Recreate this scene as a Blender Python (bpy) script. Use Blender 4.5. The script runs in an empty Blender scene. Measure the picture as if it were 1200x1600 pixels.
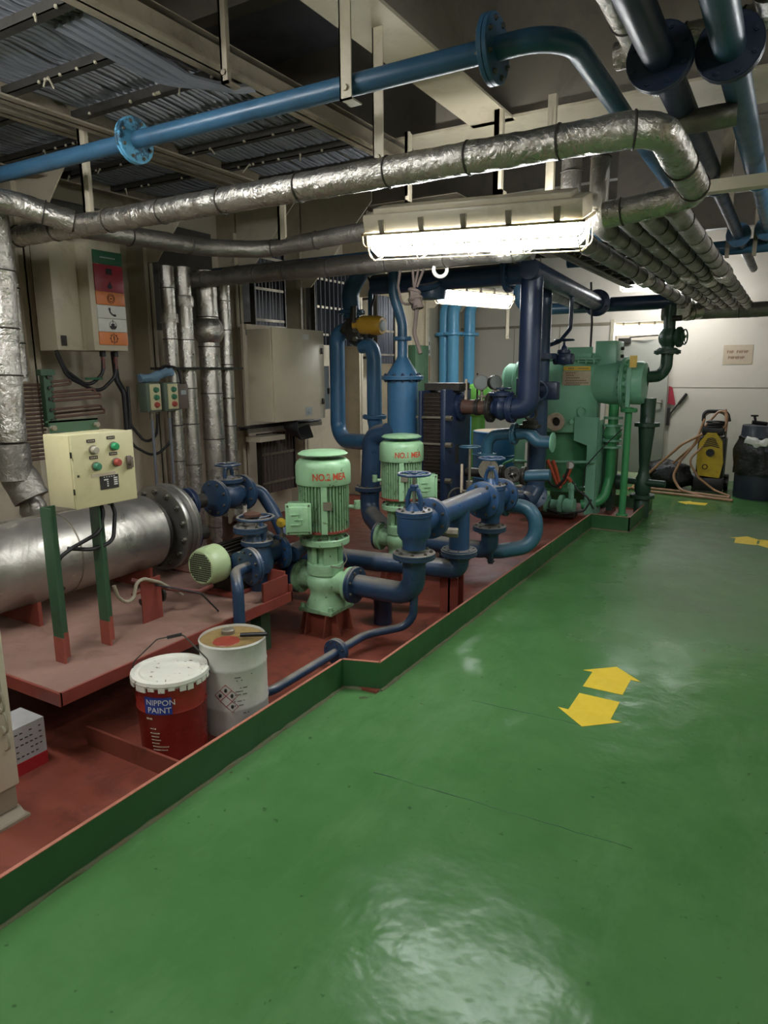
import bpy, bmesh, math, random
from mathutils import Vector, Matrix, noise

# ------------------------------------------------------------------ camera, world, lamps, exposure
S = bpy.context.scene
COL = S.collection
cam = bpy.data.cameras.new('camera')
cam.sensor_fit = 'VERTICAL'; cam.sensor_height = 36; cam.lens = 1075.75/1600*36
cam.clip_start = .05
cam_o = bpy.data.objects.new('camera', cam); COL.objects.link(cam_o)
PITCH, YAW, ROLL = 0.201473, 0.533134, 0.0071566
_fw = Vector((-math.sin(YAW)*math.cos(PITCH), math.cos(YAW)*math.cos(PITCH), -math.sin(PITCH)))
_r0 = Vector((math.cos(YAW), math.sin(YAW), 0)); _d0 = _fw.cross(_r0)
_r = _r0*math.cos(ROLL)+_d0*math.sin(ROLL); _d = -_r0*math.sin(ROLL)+_d0*math.cos(ROLL)
_m = Matrix((_r, -_d, -_fw)).transposed().to_4x4(); _m.translation = (0, 0, 1.6)
cam_o.matrix_world = _m
S.camera = cam_o
w = bpy.data.worlds.new('world'); S.world = w; w.use_nodes = True
w.node_tree.nodes['Background'].inputs[0].default_value = (.8, .85, 1, 1)
w.node_tree.nodes['Background'].inputs[1].default_value = .02
S.view_settings.view_transform = 'Standard'; S.view_settings.look = 'None'
S.view_settings.gamma = 1; S.view_settings.use_curve_mapping = False
S.view_settings.exposure = 1.45
LAMP_STRENGTH = 16.0

# ------------------------------------------------------------------ materials
def lin(h):
    c = [int(h[i:i+2], 16)/255 for i in (0, 2, 4)]
    return tuple(x/12.92 if x <= .04045 else ((x+.055)/1.055)**2.4 for x in c)+(1,)
class NT:
    def __init__(s, name):
        s.m = bpy.data.materials.new(name); s.m.use_nodes = True
        s.t = s.m.node_tree; s.b = s.t.nodes['Principled BSDF']; s.co = s.n('ShaderNodeTexCoord').outputs['Object']
    def n(s, typ, **k):
        o = s.t.nodes.new(typ)
        for a, v in k.items(): setattr(o, a, v)
        return o
    def lk(s, a, b): s.t.links.new(a, b)
    def noise(s, scale, detail=4, rough=.6, co=None, dist=0, stretch=None):
        o = s.n('ShaderNodeTexNoise'); o.inputs['Scale'].default_value = scale
        o.inputs['Detail'].default_value = detail; o.inputs['Roughness'].default_value = rough
        o.inputs['Distortion'].default_value = dist
        c = co or s.co
        if stretch:
            mp = s.n('ShaderNodeMapping'); mp.inputs['Scale'].default_value = stretch; s.lk(c, mp.inputs[0]); c = mp.outputs[0]
        s.lk(c, o.inputs['Vector']); return o.outputs['Fac']
    def ramp(s, fac, *stops):
        o = s.n('ShaderNodeValToRGB'); e = o.color_ramp.elements
        while len(e) < len(stops): e.new(.5)
        for q, (p, c) in zip(e, stops):
            q.position = p; q.color = c if isinstance(c, tuple) else (c, c, c, 1)
        s.lk(fac, o.inputs[0]); return o.outputs[0]
    def mix(s, fac, a, b, mode='MIX'):
        o = s.n('ShaderNodeMix', data_type='RGBA', blend_type=mode)
        for v, i in ((fac, 0), (a, 6), (b, 7)):
            if isinstance(v, (tuple, float, int)): o.inputs[i].default_value = v
            else: s.lk(v, o.inputs[i])
        return o.outputs[2]
    def math(s, op, a, b=0.):
        o = s.n('ShaderNodeMath', operation=op)
        for v, i in ((a, 0), (b, 1)):
            if isinstance(v, (int, float)): o.inputs[i].default_value = v
            else: s.lk(v, o.inputs[i])
        return o.outputs[0]
    def bump(s, h, st, dist=.01):
        o = s.n('ShaderNodeBump'); o.inputs['Strength'].default_value = st; o.inputs['Distance'].default_value = dist
        s.lk(h, o.inputs['Height']); s.lk(o.outputs[0], s.b.inputs['Normal'])
    def set(s, **k):
        for a, v in k.items():
            i = s.b.inputs[a.replace('_', ' ')]
            if isinstance(v, (tuple, int, float)): i.default_value = v
            else: s.lk(v, i)
def paint(name, hexc, rough=.42, dirt=.35, dirtc='3a3026', scale=5, chip=0, chipc='5a3a28', metal=0, bump=.15, up=0):
    """brushed machinery paint: tone variation, grime blotches, optional chips, dust on faces that look up"""
    t = NT(name); base = lin(hexc)
    tone = t.noise(scale*.6, 3, .6)
    c = t.mix(t.ramp(tone, (.3, .0), (.75, .35)), base, tuple(x*.62 for x in base[:3])+(1,))
    if dirt:
        g = t.ramp(t.noise(scale*1.7, 6, .72, dist=.6), (.5, 0.), (.78, min(1., dirt*1.6)))
        c = t.mix(g, c, lin(dirtc))
    if chip:
        g2 = t.ramp(t.noise(scale*4, 5, .7), (.64-chip*.1, 0.), (.68-chip*.1, 1.))
        c = t.mix(g2, c, lin(chipc))
    if up:
        ge = t.n('ShaderNodeNewGeometry'); sx = t.n('ShaderNodeSeparateXYZ'); t.lk(ge.outputs['Normal'], sx.inputs[0])
        f = t.ramp(sx.outputs['Z'], (.55, 0.), (.9, up))
        f = t.math('MULTIPLY', f, t.ramp(t.noise(9, 4), (.3, .6), (.7, 1.)))
        c = t.mix(f, c, lin('8f8676'))
    t.set(Base_Color=c, Metallic=metal, Roughness=t.ramp(t.noise(scale*2.5, 3), (.3, rough*.8), (.7, min(1., rough*1.3))))
    t.bump(t.noise(38, 3), bump, .004)
    return t.m
def foilmat(name, hexc, rough=.3, st=.8, scale=14, dirt=.3, metal=.9):
    t = NT(name); base = lin(hexc)
    vo = t.n('ShaderNodeTexVoronoi', feature='F1'); vo.inputs['Scale'].default_value = scale
    mp = t.n('ShaderNodeMapping'); mp.inputs['Scale'].default_value = (1, 1, .7); t.lk(t.co, mp.inputs[0])
    ad = t.n('ShaderNodeVectorMath', operation='ADD'); no = t.n('ShaderNodeTexNoise'); no.inputs['Scale'].default_value = 9
    t.lk(t.co, no.inputs['Vector'])
    sc = t.n('ShaderNodeVectorMath', operation='SCALE'); sc.inputs['Scale'].default_value = .12; t.lk(no.outputs['Color'], sc.inputs[0])
    t.lk(mp.outputs[0], ad.inputs[0]); t.lk(sc.outputs[0], ad.inputs[1]); t.lk(ad.outputs[0], vo.inputs['Vector'])
    rg = t.math('ABSOLUTE', t.math('SUBTRACT', t.noise(scale*.55, 4, .6, dist=.8), .5))
    h = t.math('ADD', t.math('MULTIPLY', vo.outputs['Distance'], .22), t.math('ADD', t.math('MULTIPLY', rg, 1.6), t.math('MULTIPLY', t.noise(scale*2.2, 5, .7, dist=1.5), .35)))
    c = t.mix(t.ramp(t.noise(3.3, 5, .7), (.35, 0.), (.75, dirt)), base, lin('4b4238'))
    t.set(Base_Color=c, Metallic=metal, Roughness=t.ramp(t.noise(6, 3), (.3, rough*.7), (.7, min(1, rough*1.5))))
    t.bump(h, st, .02)
    return t.m
def plain(name, hexc, rough=.5, metal=0, emit=0):
    t = NT(name); c = lin(hexc)
    tone = t.mix(t.ramp(t.noise(20, 3), (.35, 0.), (.7, .3)), c, tuple(x*.7 for x in c[:3])+(1,))
    t.set(Base_Color=tone, Roughness=rough, Metallic=metal)
    if emit:
        t.set(Emission_Color=c, Emission_Strength=float(emit))
    return t.m
M = {}
M['cream'] = paint('cream paint', 'c6bba2', .4, .22, '5d4f3c', 3)
M['cream_wall'] = paint('cream wall paint', 'cbc0a9', .5, .25, '6b5b48', 1.6)
M['cream_dirty'] = paint('grimy cream paint', '8f8470', .5, .5, '42392d', 3)
M['white_wall'] = paint('far wall paint', 'cfc6b8', .45, .12, '8a7c68', 1.1)
M['overhead'] = paint('overhead paint', '857d70', .5, .3, '3a332b', 2)
M['deckhead'] = paint('deckhead paint', '6a6c6e', .6, .4, '2a2a2a', 1.6)
M['beige_cab'] = paint('cabinet enamel', 'd0c6aa', .38, .1, '84755a', 2)
M['box_cream'] = paint('control box enamel', 'd2c99d', .38, .14, '8a7850', 4)
M['grey_box'] = paint('grey box paint', 'a9b2b0', .4, .1, '6c6c66', 4)
M['brown_box'] = paint('brown grey box', '6f6258', .5, .2)
M['door'] = paint('grey door paint', '99988c', .42, .15, '6a6456', 2)
M['tray_red'] = paint('red oxide tray', '7c3f30', .42, .6, '3d2018', 3.2, .0, up=0)
M['plat_top'] = paint('dusty platform', '8a6a5c', .7, .45, '5a3a30', 3)
M['red'] = paint('red oxide paint', '843e32', .45, .25, '4a2018', 4)
M['coam'] = paint('green coaming paint', '305a34', .36, .25, '1a3a20', 4)
M['bead'] = paint('dirty weld bead', '5c6244', .6, .6, '6b4a34', 6)
M['coam_edge'] = paint('worn red edge', 'b0705a', .5, .2)
M['stand_green'] = paint('green stand paint', '34543a', .45, .25, '26382a', 4)
M['stand_red'] = paint('red stand paint', '944a3c', .5, .2)
M['pump_green'] = paint('pale green pump paint', '97c094', .36, .28, '54664a', 5, .12, '4e5a3c')
M['pump_green_d'] = paint('grimy pale green', '86a880', .42, .55, '39402e', 6, .3, '3c4030')
M['fan_green'] = paint('lime fan cover', 'b0c492', .36, .15, '6c7c50', 6)
M['vessel_green'] = paint('vessel green paint', '7ab090', .38, .14, '4c7a5a', 2.5)
M['vessel_green_d'] = paint('dull vessel green', '4f8f62', .42, .3, '2c4a36', 4)
M['bright_green'] = paint('bright green drum', '5a963c', .4, .1)
M['green_pipe'] = paint('green drain pipe', '3f8f56', .38, .2, '22462c', 5)
M['dark_green'] = paint('dark green metal', '24402f', .42, .3, '181f1a', 5)
M['dkblue'] = paint('dark blue paint', '283f58', .34, .3, '1c2230', 5, up=.85)
M['dkblue2'] = paint('blue valve paint', '2b4a6e', .34, .28, '1c2230', 6, up=.8)
M['navy'] = paint('navy pipe paint', '1f2d46', .36, .25, '14181f', 4)
M['midblue'] = paint('mid blue paint', '3f7094', .36, .22, '25384a', 4, up=.3)
M['cyan_blue'] = paint('dull cyan pipe paint', '345f72', .36, .3, '27414c', 5, up=.3)
M['ltblue'] = paint('light blue pipe paint', '64abd0', .34, .12, '35647c', 3)
M['ovblue'] = paint('overhead blue paint', '345a74', .35, .3, '1d2e3c', 4)
M['flake_blue'] = paint('flaking light blue', '5ea2c4', .4, .2, '2b4a58', 3, 1.3, '2c4a5c')
M['phe_plate'] = paint('cooler plate metal', '4a4038', .45, .5, '201c18', 8, metal=.5)
M['dark_metal'] = paint('dark greasy metal', '45423c', .42, .5, '1c1a18', 6, metal=.6, up=.3)
M['brown_metal'] = paint('rusty brown pipe', '5b4034', .5, .5, '2a1e18', 5)
M['steel'] = paint('steel', 'a8a59c', .35, .2, '4f463a', 6, metal=.85)
M['dull_steel'] = paint('dull steel', '8c8574', .45, .35, '4a4032', 6, metal=.6)
M['bolt'] = paint('bolt steel', '77746a', .38, .4, '2a2620', 9, metal=.8)
M['bolt_blue'] = paint('painted bolts', '24364f', .4, .3, '1a1a1e', 9)
M['foil'] = foilmat('pipe foil', 'c9c4ba', .24, .6, 15)
M['foil_dull'] = foilmat('dusty pipe foil', '98938a', .38, .5, 13, .5, .8)
M['foil_tex'] = foilmat('embossed pipe foil', 'c9c4ba', .25, .22, 60, .35, .9)
M['cable_dark'] = plain('dark blue cable', '2c2f38', .4)
M['cable_brown'] = plain('greasy brown cable', '4a3d35', .55)
M['grey_green'] = paint('grey green switch paint', '606c5c', .45, .2)
M['shade'] = paint('dark wall shade', '57544e', .6, .4, '33302c', 2)  # shade of the upper hull side, put into a panel colour
M['foil_smooth'] = foilmat('cladding sheet', 'b9b5ab', .36, .28, 3.2, .35, .82)
M['band'] = paint('dark wire band', '3a342c', .6, .4)
M['cable'] = plain('black cable', '1c1b1c', .5)
M['cable_grey'] = plain('grey cable', '707278', .42)
M['cable_red'] = plain('reddish cable', '6d3b34', .5)
M['cable_cream'] = plain('cream cable', '9a927c', .55)
M['black'] = plain('black plastic', '141414', .45)
M['white'] = plain('white card', 'd8d6cc', .6)
M['guard'] = plain('wire guard', 'c9b58e', .4)
M['yellow'] = paint('yellow arrow paint', 'e0c22c', .5, .06, 'b09020', 9)
M['act_yellow'] = paint('yellow actuator paint', 'c89a32', .4, .22, '5e4c24', 6)
M['gauge_y'] = plain('gauge dial', 'd8b23c', .4)
M['gauge_g'] = plain('grey gauge dial', '555a55', .4)
M['btn_green'] = plain('green button', '2f9a62', .35)
M['btn_green2'] = plain('dull green button', '3f7c5c', .4)
M['btn_red'] = plain('red button', 'a8493f', .4)
M['btn_clear'] = plain('clear lens', 'b0a894', .3)
M['stencil'] = paint('red stencil', 'b8482c', .5, .0, chip=.35, chipc='97c094', scale=8)
M['sign_red'] = plain('sign red', '9e2f3e', .4)
M['sign_orange'] = plain('sign orange', 'd98048', .4)
M['sign_green'] = plain('sign green', '2e5c40', .4)
M['ink'] = plain('dark ink', '2b2522', .6)
M['ink_brown'] = plain('brown ink', '7a5240', .6)
M['rope'] = plain('hemp rope', '584c45', .9)
M['bucket_red'] = paint('red bucket tin', '8f2a22', .3, .2, '3c1410', 4)
M['bucket_white'] = paint('white lid paint', 'd6d4c6', .42, .0, chip=.25, chipc='5f3a2c', scale=9)
M['drum_white'] = paint('white drum tin', 'c9c8be', .38, .2, '6a5c48', 4)
M['drum_top'] = paint('stained drum top', '8a7346', .42, .6, '4c3a20', 5)
M['red_paint'] = plain('wet red paint', '8c3c2c', .35)
M['label_blue'] = plain('label blue', '28408c', .4)
M['carton'] = plain('carton white', 'a9a7a4', .7)
M['carton_red'] = plain('carton red', 'a01c20', .6)
M['hose'] = plain('tan hose', '9a7350', .45)
M['washer_y'] = paint('washer yellow', 'c2a21e', .4, .3, '4c401a', 8)
M['bag'] = foilmat('black bin bag', '0c0c0d', .3, .9, 9, 0, 0)
M['drum_navy'] = paint('navy drum', '1d2430', .45, .25, '101216', 5)
M['drum_blue'] = paint('blue drum', '2f6f9c', .42, .15, '23455c', 3)
M['wood'] = plain('brown board', 'a5734c', .6)
M['strap'] = plain('orange strap', 'b8502e', .7)
M['glow'] = plain('lamp tube light', 'f7fbff', .5, emit=LAMP_STRENGTH)
M['tan'] = plain('faded paper', 'b9a890', .7)
M['cloth'] = plain('grey blue rag', '6f8ca0', .85)

def floor_material():
    t = NT('green deck paint')
    sx = t.n('ShaderNodeSeparateXYZ'); t.lk(t.co, sx.inputs[0])
    base = t.mix(t.ramp(t.noise(.9, 4, .6), (.3, 0.), (.7, 1.)), lin('436d3b'), lin('517a48'))
    base = t.mix(t.ramp(t.noise(3.1, 5, .7), (.42, 0.), (.8, .5)), base, lin('32602f'))
    # worn, dusty walkway further in: X -1.25..-.1, Y 4..9
    def band(v, a, b, s):
        u = t.n('ShaderNodeMapRange', interpolation_type='SMOOTHSTEP'); u.inputs['From Min'].default_value = a-s; u.inputs['From Max'].default_value = a+s
        v2 = t.n('ShaderNodeMapRange', interpolation_type='SMOOTHSTEP'); v2.inputs['From Min'].default_value = b+s; v2.inputs['From Max'].default_value = b-s
        t.lk(v, u.inputs[0]); t.lk(v, v2.inputs[0]); return t.math('MULTIPLY', u.outputs[0], v2.outputs[0])
    wx = t.math('ADD', sx.outputs['X'], t.math('MULTIPLY', t.math('SUBTRACT', t.noise(2.2, 4), .5), .7))
    wy = t.math('ADD', sx.outputs['Y'], t.math('MULTIPLY', t.math('SUBTRACT', t.noise(1.4, 4), .5), 2.))
    worn = t.math('MULTIPLY', band(wx, -1.0, .1, .22), band(wy, 4.4, 8.3, .8))
    worn = t.math('MULTIPLY', worn, t.ramp(t.noise(2.7, 6, .75), (.3, .35), (.65, .95)))
    base = t.mix(t.ramp(t.noise(1.7, 6, .75, stretch=(1, .35, 1)), (.5, 0.), (.75, .4)), base, lin('6f9166'))
    base = t.mix(worn, base, lin('67765f'))
    speck = t.ramp(t.noise(26, 2, .5), (.70, 0.), (.76, .5))
    base = t.mix(speck, base, lin('1d3a20'))
    chipm = t.ramp(t.noise(7.3, 3, .5), (.735, 0.), (.75, .8))
    base = t.mix(chipm, base, lin('4a4a35'))
    t.set(Base_Color=base, Roughness=t.math('ADD', t.ramp(t.noise(4, 4, .6), (.3, .16), (.7, .27)), t.math('MULTIPLY', worn, .4)))
    t.set(Specular_IOR_Level=.17)
    h = t.math('ADD', t.math('MULTIPLY', t.noise(5.5, 3, .5), .8), t.math('MULTIPLY', t.noise(42, 2, .5), .05))
    t.bump(h, .26, .03)
    return t.m
M['floor'] = floor_material()

# ------------------------------------------------------------------ geometry helpers
def V(*a): return Vector(a[0] if len(a) == 1 else a)
def frame(ax):
    ax = V(ax).normalized()
    u = ax.orthogonal().normalized() if abs(ax.z) > .999 else Vector((0, 0, 1)).cross(ax).normalized()
    return ax, u, ax.cross(u)
def fillet(pts, rad, seg=7):
    pts = [V(p) for p in pts]; out = [pts[0]]
    for i in range(1, len(pts)-1):
        a, b, c = pts[i-1], pts[i], pts[i+1]
        d1, d2 = (a-b), (c-b); l1, l2 = d1.length, d2.length; d1 /= l1; d2 /= l2
        ang = d1.angle(d2)
        if ang > math.pi-.02: out.append(b); continue
        t = min(rad/math.tan(ang/2), l1*.49, l2*.49); r = t*math.tan(ang/2)
        cen = b+(d1+d2).normalized()*(r/math.sin(ang/2))
        p1 = b+d1*t; p2 = b+d2*t; v1 = (p1-cen); v2 = (p2-cen); tot = v1.angle(v2)
        axn = v1.cross(v2).normalized()
        for k in range(seg+1):
            out.append(cen+Matrix.Rotation(tot*k/seg, 3, axn) @ v1)
    out.append(pts[-1]); return out
def resample(path, step):
    path = [V(p) for p in path]; out = [path[0]]; acc = 0
    for a, b in zip(path, path[1:]):
        l = (b-a).length; d = 0
        while acc+l-d >= step:
            d += step-acc; acc = 0; out.append(a.lerp(b, d/l))
        acc += l-d
    if (out[-1]-path[-1]).length > step*.3: out.append(path[-1])
    return out
class G:
    """collects shapes into one mesh"""
    def __init__(s): s.v = []; s.f = []
    def add(s, vs, fs):
        o = len(s.v); s.v += [V(p) for p in vs]; s.f += [[i+o for i in f] for f in fs]; return s
    def box(s, c, d, rot=None, bev=0):
        c = V(c)
        if bev:
            bm = bmesh.new(); bmesh.ops.create_cube(bm, size=1)
            for v in bm.verts: v.co = Vector((v.co.x*d[0], v.co.y*d[1], v.co.z*d[2]))
            bmesh.ops.bevel(bm, geom=bm.edges[:]+bm.verts[:], offset=bev, segments=2, affect='EDGES', profile=.5)
            bm.verts.index_update()
            vs = [v.co.copy() for v in bm.verts]; fs = [[v.index for v in f.verts] for f in bm.faces]; bm.free()
        else:
            vs = [Vector((x*d[0]/2, y*d[1]/2, z*d[2]/2)) for x in (-1, 1) for y in (-1, 1) for z in (-1, 1)]
            fs = [[0, 1, 3, 2], [4, 6, 7, 5], [0, 4, 5, 1], [2, 3, 7, 6], [0, 2, 6, 4], [1, 5, 7, 3]]
        if rot is not None: vs = [rot @ v for v in vs]
        return s.add([v+c for v in vs], fs)
    def bb(s, a, b, bev=0):
        a, b = V(a), V(b); d = b-a
        return s.box((a+b)/2, (abs(d.x), abs(d.y), abs(d.z)), None, bev)
    def lathe(s, prof, base, ax=(0, 0, 1), n=20, closed=False):
        ax, u, w_ = frame(ax); base = V(base); vs = []; fs = []; idx = []
        for r, h in prof:
            if r < 1e-5: idx.append([len(vs)]); vs.append(base+ax*h)
            else:
                idx.append(list(range(len(vs), len(vs)+n)))
                vs += [base+ax*h+u*(r*math.cos(6.28318531*k/n))+w_*(r*math.sin(6.28318531*k/n)) for k in range(n)]
        pr = list(zip(idx, idx[1:]))+([(idx[-1], idx[0])] if closed else [])
        for a, b in pr:
            for k in range(n):
                j = (k+1) % n
                if len(a) == 1 and len(b) == 1: continue
                if len(a) == 1: fs.append([a[0], b[j], b[k]])
                elif len(b) == 1: fs.append([a[k], a[j], b[0]])
                else: fs.append([a[k], a[j], b[j], b[k]])
        if not closed:
            if len(idx[0]) > 1: fs.append(idx[0][::-1])
            if len(idx[-1]) > 1: fs.append(idx[-1])
        return s.add(vs, fs)
    def cyl(s, a, b, r, r2=None, n=16):
        a, b = V(a), V(b)
        return s.lathe([(r, 0), (r if r2 is None else r2, (b-a).length)], a, b-a, n)
    def tube(s, path, r, n=12, jit=0, closed=False):
        path = [V(p) for p in path]; m = len(path)
        rs = r if isinstance(r, (list, tuple)) else [r]*m
        def tan(i):
            if closed: return (path[(i+1) % m]-path[i-1]).normalized()
            return (path[min(i+1, m-1)]-path[max(i-1, 0)]).normalized()
        t = tan(0); u = t.orthogonal().normalized() if abs(t.z) > .9 else Vector((0, 0, 1)).cross(t).normalized()
        vs = []; fs = []
        for i in range(m):
            t = tan(i); u = (u-t*u.dot(t)).normalized(); w_ = t.cross(u)
            for k in range(n):
                a = 6.28318531*k/n; rr = rs[i]*(1+random.uniform(-jit, jit))
                vs.append(path[i]+u*(rr*math.cos(a))+w_*(rr*math.sin(a)))
        for i in range(m if closed else m-1):
            i2 = (i+1) % m
            for k in range(n):
                j = (k+1) % n
                fs.append([i*n+k, i*n+j, i2*n+j, i2*n+k])
        if not closed: fs.append(list(range(n))[::-1]); fs.append([(m-1)*n+k for k in range(n)])
        return s.add(vs, fs)
    def pipe(s, pts, r, fil=None, n=14): return s.tube(fillet(pts, fil or r*3), r, n)
    def foil(s, pts, r, fil=None, n=16, jit=.03, step=.045, lump=.05):
        p = resample(fillet(pts, fil or r*2.2, 6), step); ph = random.random()*50
        rs = [r*(1+lump*noise.noise(Vector((i*.23+ph, ph, 0)))+random.uniform(-.012, .012)) for i in range(len(p))]
        return s.tube(p, rs, n, jit)
    def torus(s, c, ax, R, r, n=24, m=8):
        ax, u, w_ = frame(ax); c = V(c)
        return s.tube([c+u*(R*math.cos(6.28318531*k/n))+w_*(R*math.sin(6.28318531*k/n)) for k in range(n)], r, m, closed=True)
    def prism(s, poly, o, u, v, wv):
        """2d polygon in plane (u,v) at o, thickened along wv"""
        o, u, v, wv = V(o), V(u), V(v), V(wv); n = len(poly)
        a = [o+u*x+v*y for x, y in poly]; b = [p+wv for p in a]
        return s.add(a+b, [list(range(n))[::-1], list(range(n, 2*n))]+[[i, (i+1) % n, n+(i+1) % n, n+i] for i in range(n)])
    def sphere(s, c, r, sc=(1, 1, 1), n=16):
        k = n//2; c = V(c)
        prof = [(math.sin(math.pi*i/k), -math.cos(math.pi*i/k)) for i in range(k+1)]
        g = G().lathe([(max(a, 0), b) for a, b in prof], (0, 0, 0), (0, 0, 1), n)
        return s.add([c+Vector((p.x*r*sc[0], p.y*r*sc[1], p.z*r*sc[2])) for p in g.v], g.f)
    def boltring(s, c, ax, R, n, r, h, ph=.5):
        ax, u, w_ = frame(ax); c = V(c)
        for k in range(n):
            a = 6.28318531*(k+ph)/n; p = c+u*(R*math.cos(a))+w_*(R*math.sin(a))
            s.cyl(p-ax*h/2, p+ax*h/2, r, n=6)
        return s
    def build(s, name, mat, parent=None, org=None, sharp=38):
        off = V(org) if org is not None else (ORG.get(parent.name, Vector()) if parent is not None else Vector())
        me = bpy.data.meshes.new(name)
        me.from_pydata([v-off for v in s.v], [], s.f); me.validate()
        bm = bmesh.new(); bm.from_mesh(me); bmesh.ops.recalc_face_normals(bm, faces=bm.faces[:]); bm.to_mesh(me); bm.free()
        for p in me.polygons: p.use_smooth = True
        me.set_sharp_from_angle(angle=math.radians(sharp))
        if isinstance(mat, str): mat = M[mat]
        me.materials.append(mat)
        o = bpy.data.objects.new(name, me); COL.objects.link(o)
        if parent is not None: o.parent = parent; ORG[o.name] = off
        else: o.location = off; ORG[o.name] = off
        return o
ORG = {}
def tag(o, label=None, cat=None, group=None, kind=None):
    for k, v in (('label', label), ('category', cat), ('group', group), ('kind', kind)):
        if v: o[k] = v
    return o
def thing(name, label, cat, loc=(0, 0, 0), group=None):
    o = bpy.data.objects.new(name, None); COL.objects.link(o); o.location = loc; o.empty_display_size = .1
    ORG[o.name] = V(loc); return tag(o, label, cat, group)
def struct(name, g, mat, parent=None): return tag(g.build(name, mat, parent), kind='structure')
def dup(root, loc, label=None, group=None, rot=None):
    r = root.copy(); COL.objects.link(r); r.location = loc
    if rot is not None: r.rotation_euler = rot
    if label: r['label'] = label
    if group: r['group'] = group
    for ch in list(root.children):
        c = ch.copy(); COL.objects.link(c); c.parent = r
        for gch in list(ch.children):
            d = gch.copy(); COL.objects.link(d); d.parent = c
    return r
def text(name, s, size, o, u, v, mat, parent, bend=None, depth=.0015, align='LEFT', sx=1, bold=0):
    cu = bpy.data.curves.new(name, 'FONT'); cu.body = s; cu.size = size; cu.extrude = depth; cu.align_x = align; cu.resolution_u = 3; cu.offset = bold
    ob = bpy.data.objects.new(name, cu); COL.objects.link(ob)
    me = bpy.data.meshes.new_from_object(ob.evaluated_get(bpy.context.evaluated_depsgraph_get()))
    bpy.data.objects.remove(ob); bpy.data.curves.remove(cu)
    o, u, v = V(o), V(u).normalized(), V(v).normalized(); nrm = u.cross(v)
    off = ORG.get(parent.name, Vector())
    for p in me.vertices:
        x, y, z = p.co; x *= sx
        if bend:   # bend = (cylinder centre at text height, radius, start angle)
            c, R, a0 = bend; a = a0+x/R
            q = V(c)+Vector((math.cos(a)*(R+z), math.sin(a)*(R+z), y))
        else: q = o+u*x+v*y+nrm*z
        p.co = q-off
    me.materials.clear(); me.materials.append(M[mat] if isinstance(mat, str) else mat)
    t = bpy.data.objects.new(name, me); COL.objects.link(t); t.parent = parent; ORG[t.name] = off
    return t
_bolt = {}
def bolts(parent, c, ax, R, n, r, h, mat, ph=.5):
    """separate hexagonal bolts sharing one mesh, children of a flange"""
    key = (round(r, 4), round(h, 4), mat)
    if key not in _bolt:
        g = G().cyl((0, 0, -h/2), (0, 0, h/2), r, n=6).cyl((0, 0, -h/2-r*.5), (0, 0, h/2+r*.5), r*.5, n=6)
        me = bpy.data.meshes.new('bolt'); me.from_pydata(g.v, [], g.f); me.materials.append(M[mat]); _bolt[key] = me
    a_, u, w_ = frame(ax); q = a_.to_track_quat('Z', 'Y'); off = ORG.get(parent.name, Vector())
    for k in range(n):
        a = 6.28318531*(k+ph)/n
        o = bpy.data.objects.new('bolt', _bolt[key]); COL.objects.link(o); o.parent = parent
        o.location = V(c)+u*(R*math.cos(a))+w_*(R*math.sin(a))-off
        o.rotation_mode = 'QUATERNION'; o.rotation_quaternion = q
def flange(parent, c, ax, R, mat, t=.022, nb=8, sep=True, hole=None, bm='bolt', pair=True, name='flange'):
    """a bolted flange pair with its bolts"""
    a = V(ax).normalized(); c = V(c); g = G()
    if pair:
        g.lathe([(0, -t), (R*.97, -t), (R, -t*.85), (R, -t*.08), (R*.93, -t*.05), (R*.93, t*.05), (R, t*.08), (R, t*.85), (R*.97, t), (0, t)], c, a, 24)
        tt = 2*t
    else:
        g.lathe([(0, -t/2), (R*.97, -t/2), (R, -t*.4), (R, t*.4), (R*.97, t/2), (0, t/2)], c, a, 24); tt = t
    br = R*.085
    if sep and nb:
        f = g.build(name, mat, parent); bolts(f, c, a, R*.8, nb, br, tt+br*1.6, bm)
    else:
        if nb: g.boltring(c, a, R*.8, nb, br, tt+br*1.6)
        f = g.build(name, mat, parent)
    return f
def run(name, label, pts, r, mat, fl=(), fil=None, group=None, cat='pipe', n=14, flmat=None, sep=False):
    """a pipe run: pipe plus its flanges (point, axis, radius)"""
    if not fl:
        return tag(G().pipe(pts, r, fil, n).build(name, mat, org=pts[0]), label, cat, group)
    t = thing(name, label, cat, pts[0], group)
    G().pipe(pts, r, fil, n).build('pipe', mat, t)
    for c, ax, R in fl: flange(t, c, ax, R, flmat or mat, .018, 8, sep)
    return t
def foilrun(name, label, pts, r, mat='foil', fil=None, group=None, bands=.5, n=16, **k):
    t = thing(name, label, 'insulated pipe', pts[0], group)
    G().foil(pts, r, fil, n, **k).build('lagging', mat, t, sharp=70)
    p = resample(fillet(pts, fil or r*2.2, 6), .05); i = random.randint(3, 8)
    while i < len(p)-2 and bands:
        ax = (p[i+1]-p[i-1]); G().torus(p[i], ax, r*1.02, .0045, 18, 5).build('band', 'band', t)
        i += max(4, int(bands/.05*random.uniform(.7, 1.3)))
    return t
def wheel(parent, c, ax, R, mat, rr=None, spokes=4, name='handwheel'):
    g = G(); rr = rr or R*.1; a, u, w_ = frame(ax); c = V(c)
    g.torus(c, ax, R, rr, 28, 8)
    for k in range(spokes):
        d = u*math.cos(6.2832*k/spokes+.4)+w_*math.sin(6.2832*k/spokes+.4)
        g.tube([c-a*rr*.6, c+d*R*.5-a*rr*.5, c+d*R], rr*.62, 6)
    g.cyl(c-a*rr*1.8, c+a*rr*1.2, R*.2, n=10)
    return g.build(name, mat, parent)
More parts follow.
